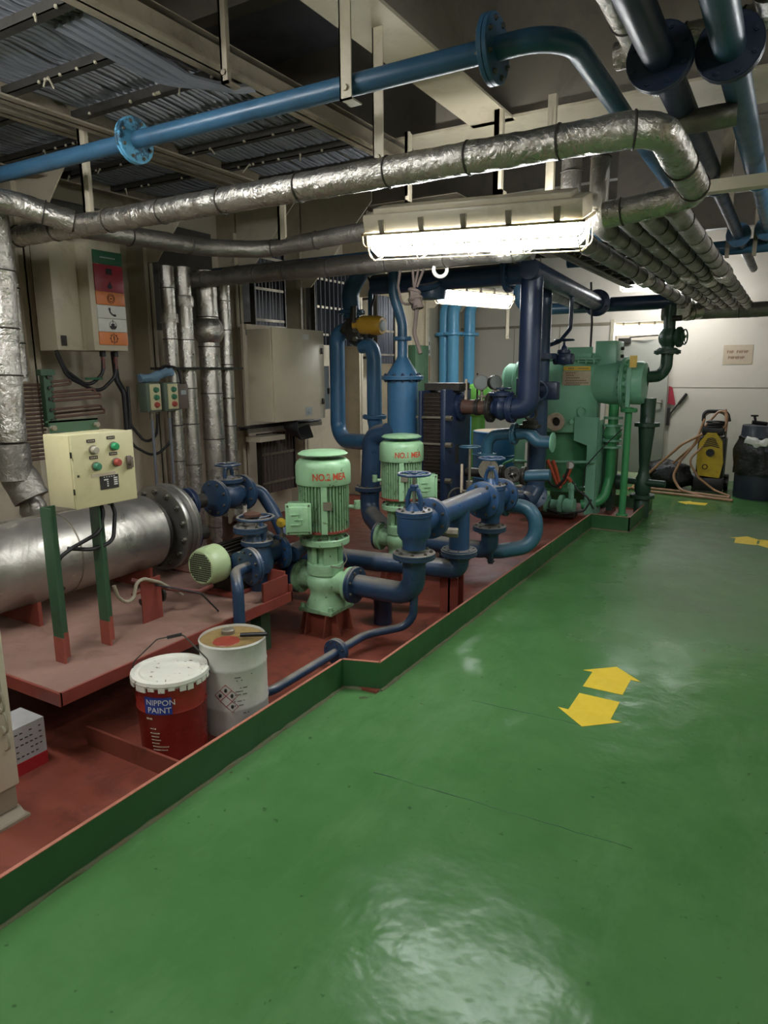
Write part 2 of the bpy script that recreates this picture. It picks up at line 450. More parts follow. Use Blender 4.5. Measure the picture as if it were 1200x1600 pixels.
def globe(name, label, c, flow, D, L, mat, h, wr, stem=(0, 0, 1), wmat=None, nb=8, sep=True, group=None, fls=(1, 1), fb=None, yoke=True):
    """straight globe valve: body, two end flanges, bonnet, yoke, stem, handwheel"""
    t = thing(name, label, 'valve', c, group); c = V(c); f, u, w_ = frame(flow); st = V(stem).normalized()
    r = D/2
    G().lathe([(r, -L/2), (r*1.02, -L*.36), (r*1.5, -L*.2), (r*1.72, 0), (r*1.5, L*.2), (r*1.02, L*.36), (r, L/2)], c, f, 20)\
        .lathe([(r*1.25, 0), (r*1.25, r*1.9)], c, st, 18).build('body', mat, t)
    for s_, on in zip((-1, 1), fls):
        if on: flange(t, c+f*(s_*L/2), f, fb or D, mat, .018, nb, sep)
    fb2 = r*1.75
    flange(t, c+st*(r*1.9), st, fb2, mat, .014, nb, sep, name='bonnet_flange')
    top = c+st*h; b0 = c+st*(r*1.9+.014)
    if yoke:
        g = G(); hh = (top-b0).length
        for s_ in (-1, 1):
            g.tube([b0+f*(s_*r*.6), b0+f*(s_*r*.68)+st*hh*.35, b0+f*(s_*r*.5)+st*hh*.68, b0+st*hh*.75], r*.24, 8)
        g.lathe([(r*.75, 0), (r*.45, hh*.16), (r*.3, hh*.2)], b0, st, 12)
        g.lathe([(r*.36, hh*.66), (r*.4, hh*.8)], b0, st, 12)
        g.build('yoke', mat, t)
    else:
        G().lathe([(r*.9, 0), (r*.8, .3*(top-b0).length), (r*.35, .5*(top-b0).length), (r*.3, .8*(top-b0).length)], b0, st, 14).build('bonnet', mat, t)
    G().cyl(b0, top+st*.02, r*.16, n=8).build('stem', 'steel', t)
    wheel(t, top, st, wr, wmat or mat)
    return t

# ------------------------------------------------------------------ the room
WX, FY, CZ = -5.0, 11.1, 3.70           # hull side wall, far bulkhead, deckhead
RX, NY = 2.6, -3.0                      # unseen starboard side and the bulkhead behind the camera
floor = struct('floor', G().bb((WX, NY, -.08), (RX, FY+2.5, 0)), 'floor')
for (a, b, yy) in ((-1.33, -.33, 2.16), (-1.23, -.68, 2.935), (-.89, -.12, 5.96), (-.95, .1, 7.75)):    # raised weld seams between deck plates
    p = [(a+(b-a)*k/16, yy+random.uniform(-.004, .004)+(b-a)*k/16*.05, -.0006) for k in range(17)]
    G().tube(p, [random.uniform(.0014, .0034) for _ in p], 6).build('weld_seam', M['coam'], floor)
struct('ceiling', G().bb((WX, NY, CZ), (RX, FY+2.5, CZ+.06)), 'deckhead')
struct('wall_left', G().bb((WX-.06, NY, 0), (WX, FY, CZ)), 'cream_wall')
struct('wall_right', G().bb((RX, NY, 0), (RX+.06, FY, CZ)), 'cream_wall')
struct('wall_near', G().bb((WX, NY-.06, 0), (RX, NY, CZ)), 'cream_wall')
# far bulkhead with a doorway
DX0, DX1, DZ = -2.48, -1.72, 2.30
wf = struct('wall_far', G().bb((WX, FY, 0), (DX0, FY+.05, CZ)).bb((DX1, FY, 0), (RX, FY+.05, CZ)).bb((DX0, FY, DZ), (DX1, FY+.05, CZ)), 'white_wall')
G().bb((WX, FY-.012, 2.27), (DX0-.02, FY+.001, 2.31)).build('panel_joint', 'cream_dirty', wf)
G().bb((DX1+.02, FY-.006, 1.335), (RX, FY+.001, 1.342)).build('panel_joint', 'cream_dirty', wf)
for x in (-4.05, -3.3): G().bb((x, FY-.005, 0), (x+.008, FY+.001, 2.27)).build('panel_joint', 'cream_dirty', wf)
# lit passage behind the doorway
struct('wall_passage', G().bb((DX0-1, FY+2.4, 0), (DX1+1, FY+2.45, CZ)).bb((DX0-.5, FY+.05, 0), (DX0-.45, FY+2.4, CZ)).bb((DX1+.45, FY+.05, 0), (DX1+.5, FY+2.4, CZ)), 'white_wall')
door = struct('door_1', G().bb((-2.40, 11.0, .05), (-1.63, 11.04, 2.03), .006), 'door')
G().bb((-1.70, 10.975, 1.05), (-1.68, 11.0, 1.16)).cyl((-1.69, 10.94, 1.12), (-1.80, 10.94, 1.12), .011, n=8).cyl((-1.69, 11.0, 1.12), (-1.69, 10.94, 1.12), .012, n=8).build('door_handle', 'dull_steel', door)
G().bb((-2.36, 10.95, 1.99), (-2.18, 11.0, 2.06)).tube([(-2.2, 10.97, 2.07), (-1.95, 10.9, 2.08), (-1.8, 10.98, 2.09)], .01, 6).build('door_closer', 'dark_metal', door)
for x in (DX0-.03, DX1-.02): struct('trim_1', G().bb((x, FY-.03, 0), (x+.05, FY+.05, DZ+.05)), 'cream')

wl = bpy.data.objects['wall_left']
for y0, y1 in ((2.1, 3.02), (3.2, 4.12), (4.3, 5.2), (5.4, 6.24), (6.43, 7.4), (1.0, 1.95)): G().bb((WX, y0, 1.98), (WX+.02, y1, 2.9)).build('shade_panel', 'shade', wl)  # dark panels between frames stand in for shade on the upper wall
# frames of the hull side: web, face flat and a top knee
FR = [.95, 2.03, 3.11, 4.21, 5.31, 6.34, 7.51, 8.4, 9.35, 10.29]
for i, y in enumerate(FR):
    t = struct('trim_2', G().bb((WX, y-.006, 0), (-4.75, y+.006, CZ)).bb((-4.762, y-.045, 0), (-4.75, y+.045, 2.9)), 'cream')
    G().prism([(0, 0), (0, .95), (.9, .95), (.9, .78), (.12, 0)], (-4.76, y-.006, 2.5), (1, 0, 0), (0, 0, 1), (0, .012, 0)).build('knee', 'cream', t)
    G().bb((-4.85, y-.005, CZ-.24), (RX, y+.005, CZ)).bb((-4.75, y-.05, CZ-.25), (RX, y+.05, CZ-.24)).build('deck_beam', 'overhead', t)
# deep longitudinal girder, its cream face flat lit from below, and the deep transverse one
g = struct('trim_3', G().bb((-1.65, NY, 3.0), (-1.63, 4.05, CZ)), 'overhead')
G().bb((-1.765, NY, 2.985), (-1.51, 4.05, 3.0)).build('face_flat', 'cream', g)
g2 = struct('trim_4', G().bb((-2.0, 4.03, 3.0), (RX, 4.05, CZ)).bb((-4.7, 4.28, 3.0), (-2.0, 4.30, CZ)), 'overhead')
G().bb((-2.3, 4.0, 2.985), (RX, 4.5, 3.0)).build('face_flat', 'cream', g2)
for x in (-1.55, -.95, -.4, .3): G().prism([(0, 0), (.0, .3), (.2, .3)], (x, 4.1, 3.0), (0, 1, 0), (0, 0, 1), (.012, 0, 0)).build('bracket', 'overhead', g2)
for y in (7.0, 8.7): struct('trim_6', G().bb((-1.6, y, 3.1), (RX, y+.012, CZ)).bb((-1.6, y-.05, 3.09), (RX, y+.06, 3.1)), 'overhead')

# red drip tray and its green coaming
struct('trim_8', G().bb((WX, .2, 0), (-1.872, 2.76, .012)).bb((WX, 2.76, 0), (-1.683, 7.03, .012)).bb((WX, 7.03, 0), (-1.303, 8.3, .012)), 'tray_red')
cp = [(-1.87, .2), (-1.87, 2.74), (-1.68, 2.80), (-1.68, 7.03), (-1.30, 7.03), (-1.30, 8.30), (-2.5, 8.30)]
for k, (a, b) in enumerate(zip(cp, cp[1:])):
    A, B = V(a[0], a[1], 0), V(b[0], b[1], 0); d = (B-A).normalized(); nrm = Vector((d.y, -d.x, 0))*.012
    e = struct('trim_9', G().add([A, B, B-nrm, A-nrm, A+V(0, 0, .152), B+V(0, 0, .152), B-nrm+V(0, 0, .152), A-nrm+V(0, 0, .152)],
        [[0, 1, 2, 3], [4, 5, 6, 7], [0, 1, 5, 4], [1, 2, 6, 5], [2, 3, 7, 6], [3, 0, 4, 7]]), 'coam')
    G().add([A+nrm*.08+V(0, 0, .152), B+nrm*.08+V(0, 0, .152), B-nrm*1.1+V(0, 0, .152), A-nrm*1.1+V(0, 0, .152), A+nrm*.08+V(0, 0, .155), B+nrm*.08+V(0, 0, .155), B-nrm*1.1+V(0, 0, .155), A-nrm*1.1+V(0, 0, .155)],
        [[0, 1, 2, 3], [4, 5, 6, 7], [0, 1, 5, 4], [1, 2, 6, 5], [2, 3, 7, 6], [3, 0, 4, 7]]).build('edge', 'coam_edge', e)
    n = max(3, int((B-A).length/.05)); p = [A+(B-A)*(j/n)+nrm*.3+V(0, 0, .001) for j in range(n+1)]
    G().tube(p, [random.uniform(.006, .013) for _ in p], 6, .2).build('weld_bead', 'bead', e)
# low cross plate inside the tray, near the buckets
dv = struct('trim_10', G().bb((-2.513, 1.70, .012), (-1.883, 1.712, .10)), 'tray_red')

# painted direction arrows
def arrow(label, c, ang, L, Wd, grp=None):
    w2, b, hl = Wd*.33, Wd/2, L*.40
    g = G().prism([(-w2, -L/2), (w2, -L/2), (w2, L/2-hl), (b, L/2-hl), (.0, L/2), (-b, L/2-hl), (-w2, L/2-hl)], (0, 0, .0004), (math.cos(ang), math.sin(ang), 0), (-math.sin(ang), math.cos(ang), 0), (0, 0, .0012))
    o = g.build('floor_arrow', 'yellow', org=(0, 0, 0)); o.location = (c[0], c[1], 0)
    return tag(o, label, 'floor arrow', 'yellow direction arrows on the deck')
arrow('large yellow floor arrow pointing to the far door', (-.70, 3.525, 0), .0, .33, .30)
arrow('large yellow floor arrow pointing toward the camera', (-.695, 3.11, 0), math.pi+.0, .33, .30)
arrow('small yellow floor arrow before the navy drum, pointing ahead', (-0.266, 7.239, 0), .0, .34, .28)
arrow('yellow floor arrow cut by the right edge of the picture', (-0.061, 7.154, 0), math.pi, .34, .28)
arrow('yellow floor arrow pointing left, nearest the hose and bin bag', (-0.956, 9.010, 0), 1.5, .33, .26)

# ------------------------------------------------------------------ lamps
def lamp(label, loc, rot, L=1.20, on=True):
    t = thing('fluorescent_lamp', label, 'lamp', (0, 0, 0), 'caged fluorescent lamps'); h = L/2
    G().box((0, 0, .085), (L, .17, .10), None, .012).box((0, 0, .145), (L*.9, .12, .03), None, .006).build('housing', 'cream', t)
    # trough shaped diffuser
    prof = [(-.088, .035), (-.092, .005), (-.084, -.05), (-.055, -.088), (0, -.098), (.055, -.088), (.084, -.05), (.092, .005), (.088, .035)]
    vs = []; fs = []; ks = [(-h, .0), (-h+.015, .75), (-h+.05, 1), (h-.05, 1), (h-.015, .75), (h, 0)]
    for x, s_ in ks: vs += [V(x, y*(.55+.45*s_), .035+(z-.035)*max(s_, .05)) for y, z in prof]
    n = len(prof)
    for i in range(len(ks)-1):
        for k in range(n-1): fs.append([i*n+k, i*n+k+1, (i+1)*n+k+1, (i+1)*n+k])
    fs.append(list(range(n))); fs.append([(len(ks)-1)*n+k for k in range(n)])
    G().add(vs, fs).build('diffuser', 'glow', t, sharp=60)
    G().bb((-h-.012, -.098, .03), (h+.012, -.088, .042)).bb((-h-.012, .088, .03), (h+.012, .098, .042)).bb((-h-.012, -.098, .03), (-h, .098, .042)).bb((h, -.098, .03), (h+.012, .098, .042)).build('rim', 'guard', t)
    w_ = G()
    for y, z in ((-.102, -.03), (-.05, -.108), (.05, -.108), (.102, -.03)):
        w_.tube(fillet([(-h-.008, y*.9, .035), (-h-.008, y, z), (h+.008, y, z), (h+.008, y*.9, .035)], .04, 5), .0035, 6)
    for x in (-h+.02, -h*.5, 0, h*.5, h-.02):
        w_.tube(fillet([(x, -.095, .035), (x, -.102, -.04), (x, -.055, -.112), (x, .055, -.112), (x, .102, -.04), (x, .095, .035)], .03, 4), .0032, 6)
    w_.build('wire_guard', 'guard', t)
    for k in range(5):
        x = -h+.12+k*(L-.24)/4
        for sg in (-1, 1): G().box((x, sg*.092, .07), (.03, .012, .07)).build('clip', 'dull_steel', t)
    t.location = loc; t.rotation_euler = rot
    return t
LAMP1 = lamp('long caged lamp glowing over the pumps, nearest in view', (-1.525, 3.5, 2.305), (math.radians(20), math.radians(2.6), 0))
dup(LAMP1, (-3.387, 7.9, 2.466), 'short end-on glowing lamp beside the three light blue pipes', rot=(0, 0, math.radians(70)))
dup(LAMP1, (-1.6, 10.2, 2.76), 'caged lamp hidden above the lagged pipes by the far wall', rot=(0, 0, 0))
dup(LAMP1, (-2.257, 12.0, 2.262), 'caged lamp in the passage behind the grey door', rot=(0, 0, 0))
dup(LAMP1, (-2.75, 1.05, 2.72), 'caged lamp above the left cable trays, outside the picture', rot=(0, 0, 0))
dup(LAMP1, (.6, .3, 2.8), 'caged lamp over the walkway behind the camera', rot=(0, 0, math.radians(90)))
dup(LAMP1, (-1.95, .3, 3.25), 'unseen caged lamp added between tray and girder to brighten the overhead', rot=(0, 0, math.radians(90)))  # added fixture, only there to lift the dark gap beside the girder
dup(LAMP1, (1.2, 5.2, 2.8), 'caged lamp over the right hand walkway, outside the picture', rot=(0, 0, math.radians(90)))

# ------------------------------------------------------------------ near left: pillar, carton, buckets, platform
PXo = -0.31
t = thing('support_pillar', 'cream steel pillar with welded foot at the left picture edge', 'pillar', (-2.266, 1.22, .012))
G().bb((-2.42, 1.16, .14), (-2.295, 1.27, 1.25), .008).build('post', 'cream', t)
G().bb((-2.42, 1.17, .05), (-2.31, 1.26, .14)).prism([(0, 0), (.16, 0), (.13, .025), (.03, .045)], (-2.44, 1.16, .02), (1, 0, 0), (0, 0, 1), (0, .11, 0)).bb((-2.46, 1.15, .012), (-2.27, 1.28, .022)).build('foot', 'cream_dirty', t)
gg = G()
for z0, dx, h in ((1.02, .035, .36), (.99, .015, .30), (.62, .02, .13), (.55, .03, .10), (.47, .035, .1), (.40, .035, .09)):
    gg.tube(fillet([(-2.266, 1.215, z0), (-1.96+PXo+dx, 1.215, z0-.02), (-1.955+PXo+dx, 1.215, z0-h*.8), (-2.261, 1.215, z0-h)], .035, 5), .0045, 6)
tag(gg.build('wire_loops', 'cable_cream', org=(-2.246, 1.215, .5)), 'thin pale wire loops sprouting from the cream pillar', 'wire')
# foil pipe and its small valve standing left of the pillar
t = foilrun('insulated_pipe', 'bright foil lagged riser at the left edge, in front of the tube rack', [(-3.750,2.295,2.443), (-3.750,2.294,2.154), (-3.750,2.255,1.231)], .085, 'foil', bands=.35)
t = foilrun('insulated_pipe', 'thin foil lagged riser behind the bright one at the left edge', [(-4.5, 2.824, 2.45), (-4.5, 2.824, 1.55)], .055, 'foil', bands=.3)
vx, vy = -3.75, 2.252
t = thing('lagged_valve', 'dusty grey lagged valve on the platform end of the bright foil riser', 'valve', (vx, vy, .9))
G().foil([(vx, vy, 1.22), (vx, vy, 1.02)], .10, n=14, jit=.06).foil([(vx-.02, vy+.03, 1.05), (vx+.05, vy+.06, .9)], .10, n=12, jit=.06).build('lagging', 'foil_dull', t, sharp=70)
G().lathe([(.055, -.02), (.075, .02), (.07, .07), (.04, .12)], (vx+.04, vy+.07, .8), (0, 0, 1), 16).tube(fillet([(vx+.04, vy+.06, .9), (vx+.09, vy+.05, .86), (vx+.09, vy+.05, .78)], .04), .035, 12).build('body', 'foil_dull', t)
flange(t, (vx+.09, vy+.05, .765), (0, 0, 1), .085, 'dull_steel', .018, 8, False)
# white and red carton
t = thing('carton', 'white carton with red base and faint print on the red tray floor', 'box', (-2.42, 1.45, .012))
cpt = [(-2.62, 1.33), (-2.591, 1.543), (-2.33, 1.70), (-2.72, 1.58)]
P0, P1 = V(-2.541, 1.365, .012), V(-2.541, 1.534, .012)
ud = (P1-P0).normalized(); bd = Vector((-ud.y, ud.x, 0)); wd = (P1-P0).length
G().prism([(0, 0), (wd, 0), (wd, .055), (0, .055)], P0, ud, (0, 0, 1), bd*.16).build('red_base', 'carton_red', t)
G().prism([(0, .055), (wd, .055), (wd, .205), (0, .205)], P0+bd*.001, ud, (0, 0, 1), bd*.158).build('body', 'carton', t)
gg = G()
for i in range(7):
    for j in range(5):
        if random.random() < .75:
            a = P0+ud*(wd*(.12+.12*i))+V(0, 0, .075+.025*j)-bd*.0005
            gg.prism([(0, 0), (wd*random.uniform(.04, .09), 0), (wd*.07, .004), (0, .006)], a, ud, (0, 0, 1), -bd*.0004)
tag(gg.build('print', 'ink', t), kind='stuff')

def bucket_profile(): return [(0, 0), (.132, 0), (.136, .006), (.137, .03), (.143, .22), (.147, .225), (.144, .232), (.147, .30), (.150, .33), (.153, .333), (.148, .34), (.15, .355)]
# red paint bucket
bx, by = -2.17, 1.885
t = thing('paint_bucket', 'red paint bucket with battered white lid and blue label', 'bucket', (bx, by, .012))
G().lathe([(r, h+.012) for r, h in bucket_profile()]+[(0, .367)], (bx, by, 0), (0, 0, 1), 36).build('tin', 'bucket_red', t)
lid = G().lathe([(.158, .352), (.163, .362), (.160, .376), (.148, .38), (.142, .372), (.128, .370), (.122, .377), (0, .381)], (bx, by, 0), (0, 0, 1), 40)
for k in range(26):
    a = 6.2832*k/26+random.uniform(-.05, .05); hh = random.uniform(.012, .026)
    lid.box((bx+.158*math.cos(a), by+.158*math.sin(a), .358-hh/2), (.007, .026, hh), Matrix.Rotation(a, 3, 'Z'))
lid.build('lid', 'bucket_white', t)
c0 = Vector((bx, by, 0)); tc = Vector((0, 0, 1.6))-c0; AV = math.atan2(-by, -bx)   # direction towards the walkway
hd = G(); ha = AV+math.radians(75); hv = Vector((math.cos(ha), math.sin(ha), 0)); hp = Vector((-hv.y, hv.x, 0))
path = [c0+hv*.163+V(0, 0, .345), c0+hv*.155+hp*.02+V(0, 0, .40), c0+hv*.05+hp*.05+V(0, 0, .505), c0-hv*.06+hp*.055+V(0, 0, .485), c0-hv*.155+hp*.02+V(0, 0, .40), c0-hv*.163+V(0, 0, .345)]
h_ = G().tube(fillet(path, .03, 4), .003, 6).build('wire_handle', 'dark_metal', t)
G().cyl(path[2]-hv*.005, path[2]-hv*.065-V(0, 0, .012), .008, n=8).build('grip', 'black', h_)
a0 = AV-.80
lb = G(); R = .1485
for k in range(13):
    a, b = a0+k*.06, a0+(k+1)*.06
    lb.add([c0+V(R*math.cos(q)*f, R*math.sin(q)*f, z) for f in (1, 1.012) for q, z in ((a, .238), (b, .238), (b, .312), (a, .312))], [[0, 1, 2, 3], [4, 5, 6, 7], [0, 1, 5, 4], [1, 2, 6, 5], [2, 3, 7, 6], [3, 0, 4, 7]])
lb.build('label', 'label_blue', t)
text('lettering', 'NIPPON', .034, (0, 0, 0), (1, 0, 0), (0, 0, 1), 'white', t, bend=((bx, by, .279), R*1.012, a0+.05), depth=.0006, sx=1.0)
text('lettering', 'PAINT', .034, (0, 0, 0), (1, 0, 0), (0, 0, 1), 'white', t, bend=((bx, by, .246), R*1.012, a0+.09), depth=.0006, sx=1.05)
gg = G()
for k, (z, a1, l) in enumerate(((.215, .02, .22), (.17, .1, .2), (.15, .1, .33), (.135, .12, .3), (.12, .12, .35), (.105, .12, .28), (.09, .14, .5), (.075, .15, .45))):
    n = int(l/.05)
    for j in range(n):
        a = a0+a1+j*.05; r = .146 if k == 0 else .1435-(.22-z)*.03+.001
        gg.box((bx+r*math.cos(a), by+r*math.sin(a), z), (.002, .0045 if j % 3 else .006, .003 if k else .007), Matrix.Rotation(a, 3, 'Z'))
tag(gg.build('small_print', 'tan', t), kind='stuff')
# white drum with stained top
dx, dy = -2.051-.03, 2.064+.11
DR = .148
t = thing('oil_drum', 'white steel pail with rust stained top and hazard diamonds', 'pail', (dx, dy, .012))
G().lathe([(0, .012), (DR*.97, .012), (DR, .03), (DR, .14), (DR*1.015, .147), (DR, .154), (DR, .32), (DR*1.015, .327), (DR, .334), (DR, .425), (DR*1.02, .432), (DR*.985, .44), (DR*.975, .432), (DR*.97, .41), (0, .408)], (dx, dy, 0), (0, 0, 1), 40).build('tin', 'drum_white', t)
top = G().lathe([(DR*.975, .428), (DR*.95, .424), (0, .428)], (dx, dy, 0), (0, 0, 1), 36).build('top', 'drum_top', t)
G().lathe([(.03, .426), (.03, .446), (.024, .45), (0, .45)], (dx-.055, dy+.03, 0), (0, 0, 1), 16).build('spout_cap', 'dull_steel', top)
G().lathe([(.062, .4265), (.058, .4305), (0, .431)], (dx+.005, dy-.045, 0), (0, 0, 1), 18).build('paint_spill', 'red_paint', top)
tag(G().cyl((dx+.04, dy+.01, .445), (dx+.155, dy+.06, .455), .010, n=10).build('brush_handle', 'black', org=(dx+.04, dy, .445)), 'short black rod lying across the white pail top', 'rod')
da = math.atan2(-dy, -dx)-.28
gg = G(); ii = G()
def onc(ang, z, r=DR+.0012): return Vector((dx+r*math.cos(ang), dy+r*math.sin(ang), z))
dd = .026
cells = [(0, 2), (1, 1), (-1, 1), (0, 0), (1, -1)]
for i, j in cells:
    cx_, cz_ = da+i*dd/DR*.98, .205+(j-.5)*dd*.98
    pts = [onc(cx_+dd/DR*math.cos(q), cz_+dd*math.sin(q)) for q in (0, 1.5708, 3.1416, 4.7124)]
    gg.tube(pts, .0016, 5, closed=True)
    if j > 0 or i: ii.sphere(onc(cx_, cz_), .007, (1, 1, 1.3), 8)
gg.build('hazard_frame', 'sign_red', t); ii.build('hazard_symbol', 'ink', t)
gg = G()
for z, l, a1 in ((.30, .35, .25), (.285, .3, .3), (.25, .4, .3), (.235, .3, .3), (.22, .36, .28), (.19, .4, .25), (.17, .3, .25), (.13, .2, .5), (.305, .18, .75)):
    n = int(l/.045)
    for j in range(n):
        if random.random() < .7: gg.box(onc(da+a1+j*.045, z), (.001, .0055, .003), Matrix.Rotation(da+a1+j*.045, 3, 'Z'))
tag(gg.build('small_print', 'ink', t), kind='stuff')

# ------------------------------------------------------------------ red equipment platform
PZ = .33
t = thing('equipment_platform', 'dusty red steel platform standing over the tray, holding exchanger and pump', 'platform', (-3.2, 2.3, .012))
G().bb((-4.35, 1.555, PZ-.012), (-2.44, 3.05, PZ)).build('top_plate', 'plat_top', t)
G().bb((-2.447, 1.55, PZ-.05), (-2.435, 3.06, PZ+.006)).bb((-4.35, 1.545, PZ-.05), (-2.435, 1.557, PZ+.006)).bb((-2.99, 3.05, PZ-.05), (-2.435, 3.062, PZ+.05)).bb((-4.35, 3.05, PZ-.05), (-2.99, 3.062, PZ+.006)).build('edge_angle', 'red', t)
for x, y in ((-3.2, 1.95), (-2.55, 2.9), (-4.2, 1.7), (-4.2, 2.9)): G().bb((x-.04, y-.04, .012), (x+.04, y+.04, PZ-.012)).build('leg', 'stand_green', t)
# ------------------------------------------------------------------ heat exchanger in sheet cladding
ex, ez, er = -3.42, .63, .225
t = thing('heat_exchanger', 'horizontal heat exchanger drum in dented sheet cladding on the platform', 'heat exchanger', (ex, 2.3, PZ))
p = [(ex, .75+.06*k, ez) for k in range(36)]
g = G().tube(p, [er*(1+.02*noise.noise(Vector((k*.35, 2, 0)))+(.02 if k in (8, 9, 21, 22) else 0)) for k in range(36)], 40, .006)
g.build('cladding', 'foil_smooth', t, sharp=60)
G().bb((ex-.02, 1.1, ez+er-.012), (ex+.02, 2.8, ez+er+.004)).build('cladding_lap', 'dull_steel', t)
G().lathe([(er*1.008, -.004), (er*1.014, 0), (er*1.008, .004)], (ex, 2.25, ez), (0, 1, 0), 40).build('cladding_seam', 'dull_steel', t)
G().lathe([(.20, 2.84), (.20, 2.9), (.13, 2.93), (0, 2.94)], (ex, 0, ez), (0, 1, 0), 24).build('shell_neck', 'dark_metal', t)
f1 = G().lathe([(0, 2.955), (.272, 2.955), (.276, 2.962), (.276, 2.985), (.262, 2.99), (.262, 2.995), (.276, 3.0), (.276, 3.025), (.268, 3.032), (.268, 3.04), (.276, 3.045), (.27, 3.075), (.2, 3.085), (0, 3.09)], (ex, 0, ez), (0, 1, 0), 40).build('end_flange', 'steel', t)
bolts(f1, (ex, 2.965, ez), (0, 1, 0), .235, 14, .017, .05, 'bolt')
for y in (1.98, 2.7):
    s_ = G().prism([(-.2, 0), (.2, 0), (.2, .13), (.12, .1), (0, .082), (-.12, .1), (-.2, .13)], (ex, y, PZ), (1, 0, 0), (0, 0, 1), (0, .02, 0)).build('saddle', 'red', t)
for dz, nm in ((.12, 1), (-.1, 2)):
    flange(t, (ex+.02, 3.20, ez+dz), (0, 1, 0), .105, 'navy', .02, 6, True, bm='bolt')
    G().cyl((ex+.02, 3.06, ez+dz), (ex+.02, 3.34, ez+dz), .05, n=14).build('nozzle', 'dark_metal', t)
# ------------------------------------------------------------------ control box on stand
fx = -2.66
y0, y1 = 1.861, 2.189
z1, z0 = 1.339, 1.016
t = thing('control_box', 'cream control box with four round buttons on a green and red stand', 'control box', (-2.75, (y0+y1)/2, PZ))
G().bb((fx-.19, y0, z0), (fx-.012, y1, z1), .006).build('case', 'box_cream', t)
dr = G().bb((fx-.012, y0+.004, z0-.002), (fx, y1+.003, z1+.002), .004).build('door', 'box_cream', t)
yy = lambda u: y0+(y1-y0)*u
zz = lambda v: z1+(z0-z1)*v
for u, v, mt in ((.33, .22, 'btn_clear'), (.66, .20, 'btn_green'), (.35, .45, 'btn_green2'), (.68, .43, 'btn_red')):
    b = G().cyl((fx, yy(u), zz(v)), (fx+.008, yy(u), zz(v)), .021, n=20).build('button_collar', 'dull_steel', t)
    G().lathe([(.017, .008), (.017, .024), (.014, .028), (0, .029)], (fx, yy(u), zz(v)), (1, 0, 0), 20).build('button', mt, b)
for u, v in ((.31, .095), (.63, .075), (.33, .325), (.65, .305)):
    n_ = G().bb((fx, yy(u)-.021, zz(v)-.007), (fx+.003, yy(u)+.021, zz(v)+.007)).build('button_plate', 'ink', t)
    gq = G()
    for k in range(4): gq.bb((fx+.003, yy(u)-.016+k*.009, zz(v)-.003), (fx+.0034, yy(u)-.011+k*.009, zz(v)+.003))
    gq.build('plate_print', 'tan', n_)
G().bb((fx, yy(.86), zz(.555)), (fx+.006, yy(.945), zz(.36)), .002).lathe([(.016, .006), (.012, .02), (0, .022)], (fx, yy(.905), zz(.45)), (1, 0, 0), 16).box((fx+.022, yy(.905), zz(.45)), (.012, .011, .05), None, .003).build('rotary_switch', 'brown_box', t)
np_ = G().bb((fx, yy(.40), zz(.79)), (fx+.003, yy(.70), zz(.60))).build('name_plate', 'ink', t)
gq = G()
for r_ in range(4):
    gq.bb((fx+.003, yy(.46)+(.015 if r_ else 0), zz(.655+r_*.03)-.003), (fx+.0036, yy(.53), zz(.655+r_*.03)+.003))
    gq.bb((fx+.003, yy(.62), zz(.645+r_*.03)-.003), (fx+.0036, yy(.68), zz(.645+r_*.03)+.003))
for k in range(5): gq.bb((fx+.003, yy(.46)+k*.013, zz(.618)-.002), (fx+.0036, yy(.46)+k*.013+.006, zz(.618)+.002))
gq.build('plate_print', 'white', np_)
G().bb((fx, yy(.27), zz(.585)-.004), (fx+.002, yy(.66), zz(.555))).build('paper_strip', 'tan', t)
G().bb((fx, yy(.06), zz(.555)-.004), (fx+.004, yy(.085), zz(.555)+.006)).bb((fx-.004, yy(-.012), zz(.3)), (fx+.004, yy(.0), zz(.22))).bb((fx-.004, yy(-.012), zz(.8)), (fx+.004, yy(.0), zz(.72))).build('hinge', 'dark_metal', t)
for fy, u in ((1.788, 0), (2.029, 1)):
    lg = G().bb((-2.755, fy-.032, .45), (-2.745, fy+.03, z0+.02)).bb((-2.755, fy-.036, .45), (-2.69, fy-.028, z0+.02)).build('leg', 'stand_green', t)
    G().bb((-2.756, fy-.0325, PZ), (-2.744, fy+.031, .45)).bb((-2.756, fy-.037, PZ), (-2.689, fy-.027, .45)).build('leg_foot', 'stand_red', lg)
G().bb((-2.84, y0+.03, z1+.0), (-2.83, y1-.05, z1+.055)).bb((-2.86, y0+.03, z1+.047), (-2.83, y1-.05, z1+.055)).build('top_angle', 'stand_green', t)
for u in (.12, .8): G().cyl((-2.835, yy(u), z1+.025), (-2.81, yy(u), z1+.025), .012, n=6).build('bolt', 'dull_steel', t)
for u, pth in ((.6, [(fx-.08, yy(.55), z0), (fx-.06, yy(.55), z0-.05), (fx-.03, yy(.4), z0-.13), (fx-.1, yy(.1), z0-.19), (fx-.12, yy(-.1), z0-.23), (fx-.13, yy(-.12), z0-.36), (fx-.2, yy(.1), z0-.40)]),
               (.8, [(fx-.08, yy(.72), z0), (fx-.06, yy(.74), z0-.06), (fx-.03, yy(.6), z0-.19), (fx-.06, yy(.3), z0-.21), (fx-.14, yy(.1), z0-.2)])):
    G().tube(fillet(pth, .06, 6), .0095, 8).build('cable', 'cable', t)
    G().cyl(V(pth[0])+V(0, 0, .005), V(pth[0])-V(0, 0, .025), .013, n=8).build('cable_gland', 'dull_steel', t)
